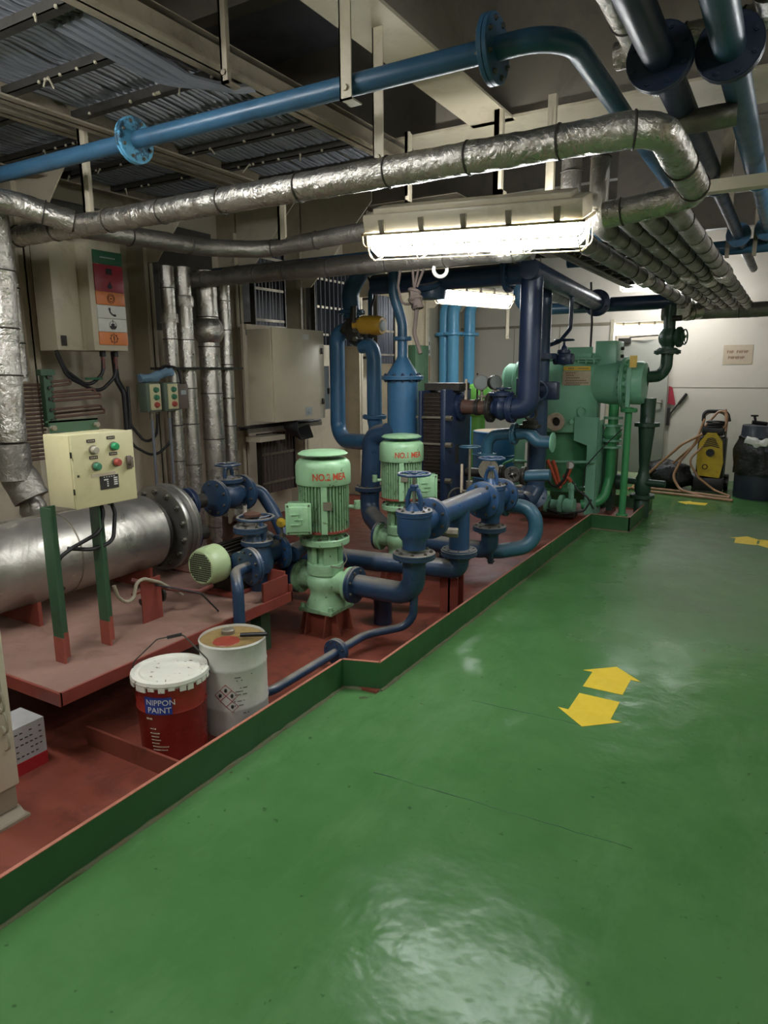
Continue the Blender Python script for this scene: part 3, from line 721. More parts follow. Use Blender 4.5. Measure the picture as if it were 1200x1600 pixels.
# coil of hose and clutter lying on the platform
tag(G().tube(fillet([(-2.760,2.092,0.590), (-2.760,2.109,0.530), (-2.760,2.150,0.485), (-2.760,2.201,0.490), (-2.760,2.225,0.570), (-2.760,2.273,0.577), (-2.780,2.390,0.522), (-2.800,2.555,0.401)], .05, 5), .009, 8).build('conduit', 'cable_cream', org=(-2.7, 2.3, .34)), 'ribbed cream conduit arching from platform to the small pump', 'conduit')
tag(G().tube(fillet([(-2.95, 2.35, .52), (-2.8, 2.45, .47), (-2.72, 2.6, .42), (-2.74, 2.72, .42)], .05, 5), .013, 8).build('cable', 'cable_red', org=(-2.8, 2.45, .4)), 'reddish brown cable looping under the lime green fan cover', 'cable')
tag(G().tube(fillet([(-2.83, 2.33, .53), (-2.6, 2.5, .46), (-2.56, 2.58, .342)], .05, 5), .005, 6).build('cable', 'cable', org=(-2.6, 2.5, .35)), 'thin dark cable drooping onto the dusty platform beside the conduit', 'cable')
t = thing('drain_cock', 'small red handled drain cock lying behind the stand leg', 'valve', (-2.9, 2.42, PZ))
G().cyl((-2.9, 2.36, .40), (-2.9, 2.5, .42), .022, n=12).cyl((-2.9, 2.47, .42), (-2.9, 2.485, .42), .055, n=14).cyl((-2.9, 2.43, .33), (-2.9, 2.43, .42), .015, n=8).build('body', 'dark_metal', t)
G().cyl((-2.9, 2.39, .42), (-2.9, 2.39, .46), .008, n=8).box((-2.9, 2.36, .46), (.015, .11, .012)).build('lever', 'red', t)
G().bb((-2.79, 2.27, PZ), (-2.785, 2.40, .56)).build('bracket_plate', 'red', t)

# ------------------------------------------------------------------ tube rack on the left wall
tr = thing('tube_rack', 'rack of thin brown tubes held by a drilled green bracket, left wall', 'pipe rack', (-3.9, 2.4, .8))
rx = -3.95
za_, zb_ = 1.531, 1.086
zs = [za_+(zb_-za_)*k/18 for k in range(19)]
for k, z in enumerate(zs):
    G().cyl((rx+random.uniform(-.02, .02), 1.6, z), (rx, 2.632+random.uniform(-.03, .03), z+.004), .0085, n=8).build('tube', 'brown_metal', tr)
for k, y in enumerate((620, 630, 634, 648, 653)):
    yb, ye = 2.639, 2.639+(.13, .30, .34, .34, .36)[k]
    zc = (1.55, 1.49, 1.46, 1.385, 1.36)[k]
    G().tube(fillet([(-3.9, yb, zc), (-3.9, ye, zc+.012), (-3.9, ye+.012, zc-.012), (-3.9, yb, zc-.024)], .012, 4), .0075, 7).build('loop_tube', 'brown_metal', tr)
bk = G().bb((-3.94, 2.624-.03, 1.28), (-3.90, 2.624+.03, 1.62)).bb((-3.93, 2.616-.05, 1.59), (-3.88, 2.641+.02, 1.625)).build('bracket', 'stand_green', tr)
for k in range(5): G().cyl((-3.905, 2.624, 1.32+k*.065), (-3.89, 2.624, 1.32+k*.065), .012, n=8).build('bracket_hole', 'dark_metal', bk)

# ------------------------------------------------------------------ alarm column with warning signs
ax_ = -4.3
ya, yb = 3.31, 3.56
t = thing('alarm_cabinet', 'tall cream alarm cabinet with six coloured warning signs on the front', 'alarm panel', (-4.4, 3.43, 1.77))
G().bb((-4.62, 3.28, 1.76), (ax_-.005, yb+.01, 2.52), .006).build('case', 'cream', t)
G().bb((-4.62, 3.07, 1.76), (-4.42, 3.28, 2.50), .006).build('cable_duct', 'cream', t)
G().bb((-4.415, 3.10, 1.79), (-4.41, 3.14, 1.86)).cyl((-4.41, 3.12, 1.82), (-4.405, 3.12, 1.82), .01, n=8).build('duct_lock', 'dark_metal', t)
zb = [1.80+i*.0925 for i in range(8)]
panels = [(0, 1, 'sign_orange'), (1, 2, 'white'), (2, 3, 'white'), (3, 4, 'sign_orange'), (4, 6, 'sign_red'), (6, 7, 'sign_green')]
sg = []
for a, b, mt in panels:
    sg.append(G().bb((ax_-.005, ya+.012, zb[a]+.0015), (ax_+.006, yb+.004, zb[b]-.0015), .001).build('sign_panel', mt, t))
def icon(g, k, par, mt='ink'): g.build('icon', mt, par)
ym = (ya+yb)/2+.008; zc = lambda i: (zb[i]+zb[i+1])/2; X_ = ax_+.007
q = G().torus((X_, ym, zc(0)), (1, 0, 0), .028, .0022, 20, 5)
for k in range(8):
    a = 6.2832*k/8; q.bb((X_-.001, ym+.034*math.cos(a)-.003, zc(0)+.034*math.sin(a)-.003), (X_+.001, ym+.034*math.cos(a)+.003, zc(0)+.034*math.sin(a)+.003))
q.bb((X_-.001, ym-.004, zc(0)-.012), (X_+.001, ym+.004, zc(0)+.018)).bb((X_-.001, ym-.004, zc(0)-.022), (X_+.001, ym+.004, zc(0)-.016)); icon(q, 0, sg[0])
q = G().prism([(-.03, 0), (.03, 0), (.018, -.022), (-.018, -.022)], (X_-.001, ym, zc(1)-.004), (0, 1, 0), (0, 0, 1), (.002, 0, 0)).bb((X_-.001, ym-.015, zc(1)-.004), (X_+.001, ym+.012, zc(1)+.012)).bb((X_-.001, ym-.002, zc(1)+.01), (X_+.001, ym+.002, zc(1)+.04)).torus((X_, ym, zc(1)), (1, 0, 0), .03, .0015, 18, 5); icon(q, 1, sg[1])
q = G().tube(fillet([(X_, ym-.022, zc(2)+.022), (X_, ym-.016, zc(2)-.004), (X_, ym+.004, zc(2)-.02), (X_, ym+.026, zc(2)-.024)], .02, 5), .0055, 6).box((X_, ym-.02, zc(2)+.02), (.004, .016, .018)).box((X_, ym+.022, zc(2)-.022), (.004, .018, .016)); icon(q, 2, sg[2])
q = G().torus((X_, ym, zc(3)), (1, 0, 0), .031, .002, 20, 5).torus((X_, ym, zc(3)), (1, 0, 0), .021, .002, 18, 5).sphere((X_, ym, zc(3)), .006, n=8); icon(q, 3, sg[3])
fl = [(-.014, -.025), (.014, -.025), (.02, -.008), (.012, .002), (.008, .016), (.0, .028), (-.004, .012), (-.012, .004), (-.02, -.01)]
q = G().prism(fl, (X_-.001, ym, zc(4)), (0, 1, 0), (0, 0, 1), (.002, 0, 0)).prism([(-.025, -.02), (.025, -.02), (.025, .02), (-.025, .02)], (X_-.001, ym, zc(5)), (0, 1, 0), (0, 0, 1), (.002, 0, 0)); icon(q, 4, sg[4])
q = G()
for k in range(9): q.bb((X_-.001, ym-.065+k*.0145, zc(6)-.004), (X_, ym-.056+k*.0145, zc(6)+.004))
icon(q, 5, sg[5], 'grey_box')
for yk, mt, dy in ((3.40, 'cable', 0), (3.51, 'cable', 0)):
    G().cyl((-4.38, yk, 1.72), (-4.38, yk, 1.765), .022, n=10).build('cable_gland', 'black', t)
G().tube(fillet([(-4.38, 3.40, 1.73), (-4.38, 3.39, 1.6), (-4.40, 3.27, 1.50), (-4.42, 3.12, 1.62), (-4.44, 3.07, 1.76)], .09, 7), .013, 8).build('cable', 'cable', t)
G().tube(fillet([(-4.38, 3.51, 1.73), (-4.38, 3.5, 1.58), (-4.39, 3.35, 1.46), (-4.42, 3.12, 1.58), (-4.44, 3.07, 1.74)], .11, 7), .013, 8).build('cable', 'cable', t)
for yk in (3.40, 3.51): G().cyl((-4.38, yk, 1.73), (-4.38, yk-.004, 1.63), .0145, n=8).build('cable_sleeve', 'cable_red', t)
tag(G().bb((-4.36, 3.22, 1.555), (-4.35, 3.36, 1.572)).build('cable_tag', 'sign_green', org=(-4.35, 3.29, 1.56)), 'small green tag strip on the cables under the alarm cabinet', 'tag')
# black conduit and its cables down the wall beside the alarm cabinet
tag(G().tube(fillet([(-4.6, 3.63, 2.6), (-4.55, 3.64, 1.55), (-4.5, 3.66, 1.45), (-4.5, 3.66, .9)], .1), .022, 10).tube(fillet([(-4.49, 3.69, 1.5), (-4.48, 3.68, 1.2), (-4.44, 3.78, 1.05), (-4.40, 3.86, 1.1), (-4.38, 3.87, 1.28)], .09, 6), .011, 8).tube(fillet([(-4.49, 3.69, 1.4), (-4.48, 3.66, 1.05), (-4.42, 3.84, .93), (-4.38, 4.0, 1.05), (-4.37, 4.0, 1.28)], .12, 6), .011, 8).build('cable_bundle', 'cable', org=(-4.5, 3.66, .9)), 'black cables dropping beside the alarm cabinet and looping to the switch boxes', 'cable')
# ------------------------------------------------------------------ two push button boxes
def pushbox(label, y, x=-4.32):
    t = thing('push_button_box', label, 'switch', (x, y, 1.29), 'push button boxes on the wall')
    G().bb((x-.1, y-.075, 1.3), (x-.005, y+.06, 1.525), .005).build('case', 'grey_green', t)
    f = G().bb((x-.005, y-.045, 1.315), (x+.006, y+.058, 1.515), .003).build('face_plate', 'box_cream', t)
    for k, mt in enumerate(('btn_red', 'btn_green2', 'btn_green2')):
        G().lathe([(.022, 0), (.022, .01), (.018, .012), (.018, .024), (0, .026)], (x+.006, y+.006, 1.355+k*.058), (1, 0, 0), 16).build('button', mt, t)
    G().cyl((x-.05, y, 1.3), (x-.05, y, 1.24), .017, n=10).build('cable_gland', 'dull_steel', t)
    G().cyl((x-.05, y, 1.25), (x-.05, y+.0, .7), .012, n=8).build('conduit', 'cable_grey', t)
    return t
pushbox('left push button box beside the black cables, one red two green buttons', 3.80)
pushbox('right push button box next to the grey brown socket box', 3.98)
t = thing('socket_box', 'grey brown socket box right of the two push button boxes', 'switch', (-4.36, 4.10, 1.3))
G().bb((-4.45, 4.055, 1.31), (-4.33, 4.165, 1.51), .006).build('case', 'brown_box', t)
G().bb((-4.33, 4.08, 1.425), (-4.325, 4.135, 1.46)).build('window', 'grey_box', t)
G().tube(fillet([(-4.36, 4.12, 1.50), (-4.36, 4.1, 1.64), (-4.36, 3.95, 1.66), (-4.36, 3.86, 1.58)], .07, 6), .010, 8).build('cable', 'cable', t)
tag(G().foil([(-4.36, 3.70, 1.555), (-4.34, 3.82, 1.57), (-4.33, 3.92, 1.60), (-4.33, 3.99, 1.60)], .035, n=10, jit=.25, step=.03).build('rag', 'cloth', org=(-4.36, 3.82, 1.53)), 'grey blue rag thrown over the push button boxes', 'rag')

# ------------------------------------------------------------------ four foil risers on the wall
for nm, px, r, zt in (('thin foil riser, leftmost of the four behind the push button boxes', 4.12, .058, 2.32), ('foil riser second from the left of the four on the wall', 4.29, .068, 2.34), ('thick foil riser with a round swollen collar', 4.555, .092, 2.33), ('narrow foil riser on the right of the thick one', 4.765, .058, 2.30)):
    t = foilrun('insulated_pipe', nm, [(-4.45, px, .02), (-4.45, px, zt), (-4.45, px+.0, zt+.12)], r, 'foil_tex', group='foil risers on the hull side', bands=.34, n=18, jit=.012, lump=.03)
    if 'swollen' in nm: G().sphere((-4.45, px, 1.955), .135, (1, 1, 1.02), 22).build('collar', 'foil', t)
    elif 'leftmost' in nm: G().foil([(-4.45, px, 2.0), (-4.45, px, 2.07)], .073, step=.02).build('collar', 'foil', t)
    elif 'second' in nm: G().foil([(-4.45, px, 2.14), (-4.45, px, 2.22)], .080, step=.02).build('collar', 'foil', t)
tag(G().bb((-4.52, 3.95, 1.625), (-4.35, 4.87, 1.645)).build('pipe_clamp', 'dark_metal', org=(-4.45, 4.4, 1.63)), 'dark flat bar clamping the four foil risers', 'clamp')
# ------------------------------------------------------------------ control cabinet
cx = -4.25
t = thing('control_cabinet', 'large cream wall cabinet with streaked side above the cable trays', 'cabinet', (-4.4, 5.58, 1.12))
G().bb((-4.56, 5.17, 1.13), (cx-.022, 5.99, 2.0), .006).build('case', 'beige_cab', t)
G().bb((cx-.022, 5.175, 1.127), (cx, 6.0, 2.012), .005).build('door', 'beige_cab', t)
G().bb((-4.58, 5.15, 2.0), (-4.54, 5.75, 2.05)).bb((-4.60, 5.13, 1.08), (-4.57, 5.17, 2.05)).build('mounting_frame', 'cream', t)
G().bb((cx, 5.635, 1.915), (cx+.004, 5.74, 1.965)).build('name_plate', 'white', t)
for v in (1.81, 1.30): G().box((cx+.007, 5.955, v), (.014, .035, .06), None, .004).build('latch', 'dark_metal', t)
G().bb((cx, 5.66, 1.17), (cx+.008, 5.755, 1.25)).lathe([(.022, .008), (.018, .018), (0, .019)], (cx, 5.707, 1.21), (1, 0, 0), 14).build('vent_plug', 'grey_box', t)
t = thing('junction_box', 'small pale grey box right behind the large cream cabinet', 'box', (-4.4, 6.1, 1.2))
G().bb((-4.56, 6.03, 1.21), (-4.28, 6.13, 1.66), .005).build('case', 'grey_box', t)
G().box((-4.275, 6.10, 1.40), (.016, .03, .06), None, .004).build('latch', 'dark_metal', t)

# cable trays and vertical ladders behind the cabinet
def ladder(label, y0, y1, z0, z1, x=-4.68, n=9, cm='cable_dark'):
    t = thing('cable_ladder', label, 'cable tray', (x, (y0+y1)/2, z0), 'cable ladders on the hull side')
    for y in (y0, y1): G().bb((x-.03, y-.006, z0), (x+.03, y+.006, z1)).build('side_rail', 'dark_metal', t)
    for k in range(max(2, int((z1-z0)/.3))):
        z = z0+.1+k*.3; G().bb((x+.012, y0, z), (x+.02, y1, z+.025)).build('clamp_bar', 'dull_steel', t)
    for z in (z0+.06, z1-.06):
        G().bb((WX, y0-.01, z), (x-.03, y0+.01, z+.03)).build('bracket', 'dark_metal', t)
    g = G()
    for k in range(n):
        y = y0+.03+(y1-y0-.06)*k/(n-1); g.cyl((x+random.uniform(-.01, 0), y, z0), (x+random.uniform(-.01, 0), y+random.uniform(-.006, .006), z1), (y1-y0)/n*.42, n=6)
    tag(g.build('cables', cm, t), kind='stuff')
    return t
ladder('dark cable ladder rising above the cream cabinet', 5.42, 5.9, 2.0, 2.9)
ladder('dark cable ladder between cabinet and blue pump pipes', 6.42, 7.15, 1.9, 2.9)
ladder('greasy brown cable ladder low on the wall under the cabinet', 5.42, 5.98, .35, .98, n=10, cm='cable_brown')
t = thing('cable_tray', 'horizontal cable tray with drooping black cables under the cream cabinet', 'cable tray', (-4.5, 5.6, 1.0))
G().bb((-4.62, 5.16, .93), (-4.44, 5.55, .98)).build('cream_bar', 'cream', t)
G().bb((-4.6, 5.0, 1.05), (-4.55, 6.2, 1.09)).bb((-4.45, 5.0, 1.03), (-4.44, 6.2, 1.07)).build('side_rail', 'dull_steel', t)
g = G()
for k in range(9):
    yk = 5.5+.012*k; x = -4.4+.01*k
    g.tube(fillet([(x, yk, 1.13), (x, yk, 1.06-.006*k), (x-.02, yk+.08, .985-.008*k), (x-.05-.004*k, 5.97, 1.05-.016*k)], .07, 5), .011, 6)
for k in range(7): g.tube([(-4.55+.015*k, 5.0, 1.075+random.uniform(-.01, .01)), (-4.55+.015*k, 6.2, 1.075+random.uniform(-.01, .01))], .012, 6)
tag(g.build('cables', 'cable', t), kind='stuff')

# ------------------------------------------------------------------ the two vertical pumps
def pump(label, c, txt, bside, T0):
    """vertical inline pump: pedestal, base plate, volute, lantern, motor with fins, fan cover, rain cap, terminal box"""
    x, y = c; t = thing('vertical_pump', label, 'pump', (x, y, .012), 'pale green main pumps')
    A = math.atan2(-y, -x)
    toc = Vector((math.cos(A), math.sin(A), 0)); rt = Vector((-toc.y, toc.x, 0))      # towards walkway, and to the right of that
    R = Matrix.Rotation(A, 3, 'Z'); L = lambda u, v, z: Vector((x, y, 0))+rt*u+toc*v+V(0, 0, z)
    g = G().bb((x-.085, y-.085, .012), (x+.085, y+.085, .15))
    pd = g.build('pedestal', 'tray_red', t)
    for k in range(4):
        d = Matrix.Rotation(k*math.pi/2, 3, 'Z')
        for s_ in (-.07, .07): G().prism([(.085, 0), (.15, 0), (.115, .138), (.085, .138)], V(x, y, .012)+d @ V(0, s_, 0), d @ V(1, 0, 0), (0, 0, 1), d @ V(0, .012, 0)).build('rib', 'tray_red', pd)
    b = G().box((x, y, .163), (.25, .25, .026), None, .006).build('base_plate', 'pump_green_d', t)
    for sx in (-1, 1):
        for sy in (-1, 1): G().cyl((x+sx*.105, y+sy*.105, .165), (x+sx*.105, y+sy*.105, .20), .014, n=6).build('bolt', 'pump_green', b)
    G().lathe([(.125, .176), (.122, .19), (.10, .24), (.098, .27), (.112, .30), (.12, .33), (.115, .365), (.10, .38), (.112, .388), (.114, .425), (.112, .45), (.10, .455)], (x, y, 0), (0, 0, 1), 30)\
        .build('volute', 'pump_green', t)
    for s_ in (-1, 1):   # suction and discharge necks along X
        q = G().lathe([(.075, .05), (.07, .12), (.072, .17), (.105, .172), (.105, .196)], (x, y, .335), (s_, 0, 0), 24).build('nozzle', 'pump_green' if s_ > 0 else 'pump_green_d', t)
    ln = G()
    for k in range(4):
        a = A+.35+k*1.5708
        ln.box((x+.085*math.cos(a), y+.085*math.sin(a), .515), (.03, .085, .13), Matrix.Rotation(a, 3, 'Z'))
    ln.lathe([(.06, .45), (.06, .57)], (x, y, 0), (0, 0, 1), 16).build('lantern', 'pump_green', t)
    f = G().lathe([(.09, .572), (.148, .575), (.152, .58), (.152, .61), (.148, .615), (.10, .62), (.09, .655)], (x, y, 0), (0, 0, 1), 34).build('motor_flange', 'pump_green', t)
    bolts(f, (x, y, .615), (0, 0, 1), .135, 8, .011, .02, 'bolt')
    for k in range(8):
        a = 6.2832*k/8; d = V(math.cos(a), math.sin(a), 0)
        G().prism([(.09, .615), (.14, .615), (.10, .655)], (x, y, 0), d, (0, 0, 1), V(-d.y, d.x, 0)*.012).build('gusset', 'pump_green', f)
    st = G().lathe([(.10, .655), (.135, .66), (.135, .94), (.12, .95)], (x, y, 0), (0, 0, 1), 30).build('motor_frame', 'pump_green_d', t)
    for k in range(44):
        a = 6.2832*k/44; d = V(math.cos(a), math.sin(a), 0); o = V(x, y, 0)
        G().prism([(.13, .665), (.152, .668), (.153, .945), (.13, .945)], o, d, (0, 0, 1), V(-d.y, d.x, 0)*.006).build('fin', 'pump_green_d', st)
    G().lathe([(.136, .66), (.158, .658), (.158, .67), (.136, .672)], (x, y, 0), (0, 0, 1), 30, closed=True).build('rust_ring', 'red', st)
    G().prism([(-.018, .66), (.018, .66), (.018, .945), (-.018, .945)], L(.0, .15, 0), rt, (0, 0, 1), toc*.01).build('nameplate_pad', 'pump_green', st)
    G().box(L(.02, .163, .83), (.006, .05, .05), R).build('name_plate', 'dull_steel', st)
    fc = G().lathe([(.163, .945), (.166, .95), (.166, 1.05), (.160, 1.075), (.14, 1.092), (.12, 1.094), (0, 1.094)], (x, y, 0), (0, 0, 1), 40).build('fan_cover', 'pump_green', t)
    text('lettering', txt, .056, (0, 0, 0), (1, 0, 0), (0, 0, 1), 'stencil', fc, bend=((x, y, .982), .1665, A+T0), depth=.0004, sx=.84, bold=.0016)
    G().cyl((x, y, 1.09), (x, y, 1.125), .03, n=10).lathe([(.148, 1.118), (.150, 1.124), (.13, 1.137), (.06, 1.145), (0, 1.146)], (x, y, 0), (0, 0, 1), 36).build('rain_cap', 'pump_green', t)
    # terminal box
    u0 = .15*bside if bside < 0 else .19; v0 = .10 if bside < 0 else .04
    bx_ = G().box(L(u0, v0, .76), (.13, .135, .17), R, .01).build('terminal_box', 'pump_green', t)
    G().box(L(u0, v0+.072, .76), (.012, .15, .185), R, .004).box(L(u0, v0+.082, .76), (.014, .115, .15), R, .006).build('box_lid', 'pump_green', bx_)
    for a_, b_, w_, h_ in ((-.02, .03, .05, .006), (-.02, -.03, .05, .006), (.0, .0, .05, .006), (-.005, .015, .006, .032), (.012, -.012, .006, .03)):
        G().box(L(u0+a_, v0+.09, .76+b_), (.012, w_, h_), R).build('lid_rib', 'pump_green', bx_)
    for a_ in (-.062, .062):
        for b_ in (-.08, .08): G().cyl(L(u0+a_, v0+.078, .76+b_), L(u0+a_, v0+.086, .76+b_), .006, n=6).build('lid_screw', 'bolt', bx_)
    G().cyl(L(u0*1.0, v0, .675), L(u0, v0, .64), .018, n=10).build('cable_gland', 'pump_green', t)
    G().cyl(L(-bside*.15, .03, .80), L(-bside*.215, .05, .80), .012, n=8).cyl(L(-bside*.2, .05, .79), L(-bside*.2, .05, .84), .02, n=10).build('lifting_eye', 'pump_green_d', t)
    G().tube(fillet([L(.10, .13, .60), L(.13, .15, .5), L(.09, .16, .45), L(.03, .17, .47)], .03), .004, 6).build('vent_tube', 'dull_steel', t)
    return t
pump('nearer pale green pump stencilled NO.2 in red, wired box on its left', (-2.40, 3.35), 'NO.2 MEA', -1, -.40)
pump('farther pale green pump stencilled NO.1 in red, behind the blue valve', (-2.50, 4.50), 'NO.1 MEA', 1, -.30)

# ------------------------------------------------------------------ discharge pipes and valves of the pumps
PX = -1.78
run('discharge_pipe', 'dark blue discharge pipe with elbow from the nearer pump', [(-2.19, 3.35, .335), (PX, 3.35, .335), (PX, 3.35, .56)], .066, 'dkblue',
    [((-2.185, 3.35, .335), (1, 0, 0), .112), ((PX, 3.35, .575), (0, 0, 1), .122)], .12, sep=True, n=20)
run('discharge_pipe', 'dark blue discharge pipe with elbow from the farther pump', [(-2.29, 4.50, .335), (PX, 4.50, .335), (PX, 4.50, .49)], .062, 'dkblue',
    [((-2.285, 4.50, .335), (1, 0, 0), .11), ((PX, 4.49, .505), (0, 0, 1), .118)], .1, sep=True, n=20)
run('cross_pipe', 'dark pipe with pale green paint specks between the two pumps', [(-2.95, 3.72, .36), (-2.3, 3.78, .36), (PX, 3.97, .33), (PX, 3.97, .43)], .064, 'dkblue',
    [((PX, 3.97, .447), (0, 0, 1), .118)], .12, sep=True, n=20)
def angle_valve(label, c, zf, zb, zw, out, R=.085):
    """angle valve: inlet flange below, outlet flange towards +Y, bonnet, yoke, handwheel"""
    x, y = c; t = thing('angle_valve', label, 'valve', (x, y, zf), 'blue angle valves of the pumps')
    G().lathe([(.066, zf+.02), (.068, zf+.065), (.088, zf+.09), (.096, zf+.11), (.098, zb-.02), (.094, zb)], (x, y, 0), (0, 0, 1), 26).lathe([(.07, 0), (.07, out-.02)], (x, y, (zf+zb)/2+.045), (0, 1, 0), 20).build('body', 'dkblue2', t)
    flange(t, (x, y+out, (zf+zb)/2+.045), (0, 1, 0), .122, 'dkblue2', .018, 8, True)
    flange(t, (x, y, zb), (0, 0, 1), .104, 'dkblue2', .016, 8, True, name='bonnet_flange')
    g = G(); h = zw-zb
    for s_ in (-1, 1):
        g.tube([V(x+s_*.04, y, zb+.015), V(x+s_*.042, y, zb+h*.35), V(x+s_*.026, y, zb+h*.58), V(x, y, zb+h*.66)], .014, 8)
    g.lathe([(.05, zb+.01), (.035, zb+.04), (.02, zb+.06)], (x, y, 0), (0, 0, 1), 14).lathe([(.022, zb+h*.58), (.026, zb+h*.7), (.02, zb+h*.74)], (x, y, 0), (0, 0, 1), 14)
    g.build('yoke', 'dkblue2', t)
    G().cyl((x, y, zb), (x, y, zw+.012), .010, n=10).build('stem', 'steel', t)
    wheel(t, (x, y, zw), (0, 0, 1), .088, 'dkblue2', .008)
    return t
angle_valve('blue angle valve with handwheel at the nearer pump outlet', (PX, 3.35), .594, .82, 1.04, .20)
angle_valve('blue angle valve with handwheel at the farther pump outlet', (PX, 4.50), .525, .80, 1.0, .22)
# tee between the valves, header pipe
t = thing('header_pipe', 'thick blue header pipe joining the two angle valves, flanged at both ends', 'pipe', (PX, 4.0, .46), None)
G().cyl((PX, 3.59, .752), (PX, 4.34, .752), .070, n=22).cyl((PX, 3.97, .465), (PX, 3.97, .752), .066, n=20).build('pipe', 'dkblue2', t)
flange(t, (PX, 3.97, .468), (0, 0, 1), .112, 'dkblue2', .01, 0, False, pair=False)
flange(t, (PX, 4.345, .73), (0, 1, 0), .128, 'dkblue2', .016, 8, True)
G().cyl((PX+.08, 3.62, .66), (PX+.14, 3.64, .66), .03, n=8).cyl((PX+.05, 3.61, .66), (PX+.09, 3.62, .66), .018, n=8).build('drain_plug', 'dull_steel', t)
# tray drain line along the coaming
DX_ = -2.03
run('drain_pipe', 'thin grey blue drain pipe lying in the tray with one flange', [(PX, 3.35, .34), (PX-.01, 3.36, .15), (-2.02, 3.2, .10), (-2.03, 2.30, .10), (-2.36, 2.26, .08), (-2.40, 2.52, .12)], .024, 'dkblue',
    [((DX_, 2.914, .10), (0, 1, 0), .072)], .12, sep=True)
# suction side
run('suction_pipe', 'stub of dark flange and pipe under the nearer pump', [(-2.15, 3.62, .012), (-2.15, 3.62, .2)], .06, 'navy', [((-2.15, 3.62, .21), (0, 0, 1), .10)])
run('suction_pipe', 'dark blue suction pipe bending down between the two pumps', [(-2.879,4.950,1.102), (-3.03, 4.95, 1.07), (-3.07, 4.95, .40), (-2.62, 4.52, .335)], .082, 'dkblue', [((-2.71, 4.52, .335), (1, 0, 0), .11), ((-3.07, 4.95, .62), (0, 0, 1), .12)], .13, sep=True)
run('suction_pipe', 'dark suction pipe entering the nearer pump from behind', [(-2.61, 3.35, .335), (-3.0, 3.35, .335), (-3.3, 3.75, .335), (-3.9, 4.4, .335)], .066, 'navy', [((-2.615, 3.35, .335), (1, 0, 0), .11)], .16, sep=True)
for lbl, x0, x1, y in (('red support chair under the cross pipe elbow', -1.93, -1.80, 4.05),):
    t = thing('pipe_support', lbl, 'support', (-1.86, y, .012))
    G().bb((x0, y-.05, .012), (x1, y-.04, .26)).bb((x0, y+.04, .012), (x1, y+.05, .26)).bb((x0+.06, y-.05, .012), (x0+.075, y+.05, .25)).build('plate', 'red', t)

# ------------------------------------------------------------------ small electric pump on the platform
sx_, sz_ = -2.80, .52
t = thing('electric_pump', 'small electric pump with lime green perforated fan cover on red base', 'pump', (sx_, 2.95, PZ))
G().lathe([(0, 2.70), (.093, 2.70), (.10, 2.706), (.108, 2.73), (.112, 2.77), (.112, 2.83), (.108, 2.835)], (sx_, 0, sz_), (0, 1, 0), 36).build('fan_cover', 'fan_green', t)
pf = G()
for i in range(-7, 8):
    for j in range(-7, 8):
        if i*i+j*j < 46 and not (abs(i) < 1 and abs(j) < 1): pf.box((sx_+i*.0125, 2.6995, sz_+j*.0125), (.0095, .002, .0095))
tag(pf.build('perforations', 'ink', t), kind='stuff')
mf = G().lathe([(.086, 2.83), (.086, 3.08), (.07, 3.09)], (sx_, 0, sz_), (0, 1, 0), 28).build('motor_frame', 'dark_metal', t)
for k in range(26):
    a = 6.2832*k/26; d = V(math.cos(a), 0, math.sin(a))
    G().prism([(.082, 2.84), (.106, 2.84), (.106, 3.07), (.082, 3.07)], (sx_, 0, sz_), d, (0, 1, 0), V(-d.z, 0, d.x)*.005).build('fin', 'dark_metal', mf)
f = G().lathe([(.06, 3.085), (.135, 3.088), (.138, 3.095), (.138, 3.115), (.06, 3.12)], (sx_, 0, sz_), (0, 1, 0), 30).build('motor_flange', 'brown_metal', t)
G().lathe([(.09, 3.12), (.12, 3.16), (.125, 3.22), (.10, 3.28), (.06, 3.3)], (sx_, 0, sz_), (0, 1, 0), 26).build('pump_casing', 'dkblue', t)
G().bb((sx_-.13, 2.8, PZ+.002), (sx_+.14, 3.35, PZ+.02)).bb((sx_+.08, 2.85, PZ+.02), (sx_+.1, 3.3, sz_-.10)).bb((sx_-.1, 2.85, PZ+.02), (sx_-.08, 3.3, sz_-.10)).build('base_frame', 'red', t)
G().box((sx_+.02, 2.9, PZ+.06), (.2, .1, .08)).build('motor_foot', 'dark_metal', t)
# its flanged outlet pipe dropping in front of the platform
t = run('outlet_pipe', 'grey blue pipe curving from a flange down past the platform edge', [(-2.50, 2.78, .55), (-2.50, 2.66, .55), (-2.395, 2.56, .53), (-2.395, 2.56, .16)], .031, 'dkblue', [((-2.50, 2.785, .55), (.25, 1, 0), .105)], .12, sep=True)
t = thing('valve_block', 'dark blue flanged valve block between small pump and gauge, wide handwheel on top', 'valve', (-2.55, 3.0, PZ))
vx, vy = -2.653, 3.02
G().lathe([(.085, .44), (.095, .50), (.085, .57), (.075, .60), (.07, .62)], (vx, vy, 0), (0, 0, 1), 22).cyl((vx, vy-.17, .535), (vx, vy+.19, .535), .06, n=18).cyl((vx, vy, PZ), (vx, vy, .45), .06, n=14).build('body', 'dkblue', t)
flange(t, (vx+.02, vy+.19, .52), (.35, 1, 0), .105, 'dkblue2', .016, 8, True)
flange(t, (vx, vy, .62), (0, 0, 1), .095, 'dkblue', .014, 8, True)
flange(t, (vx-.03, vy-.02, .70), (0, 0, 1), .10, 'dkblue', .018, 8, True, name='bonnet_flange')
G().lathe([(.07, .63), (.06, .66), (.085, .695)], (vx-.015, vy-.01, 0), (0, 0, 1), 16).tube([(vx+.05, vy, .63), (vx+.055, vy, .68), (vx+.03, vy, .74)], .014, 8).build('bonnet', 'dkblue', t)
G().cyl((vx, vy, .62), (vx, vy, .79), .011, n=8).build('stem', 'steel', t)
wheel(t, (vx-.005, vy, .765), (0, 0, 1), .105, 'dkblue', .010)
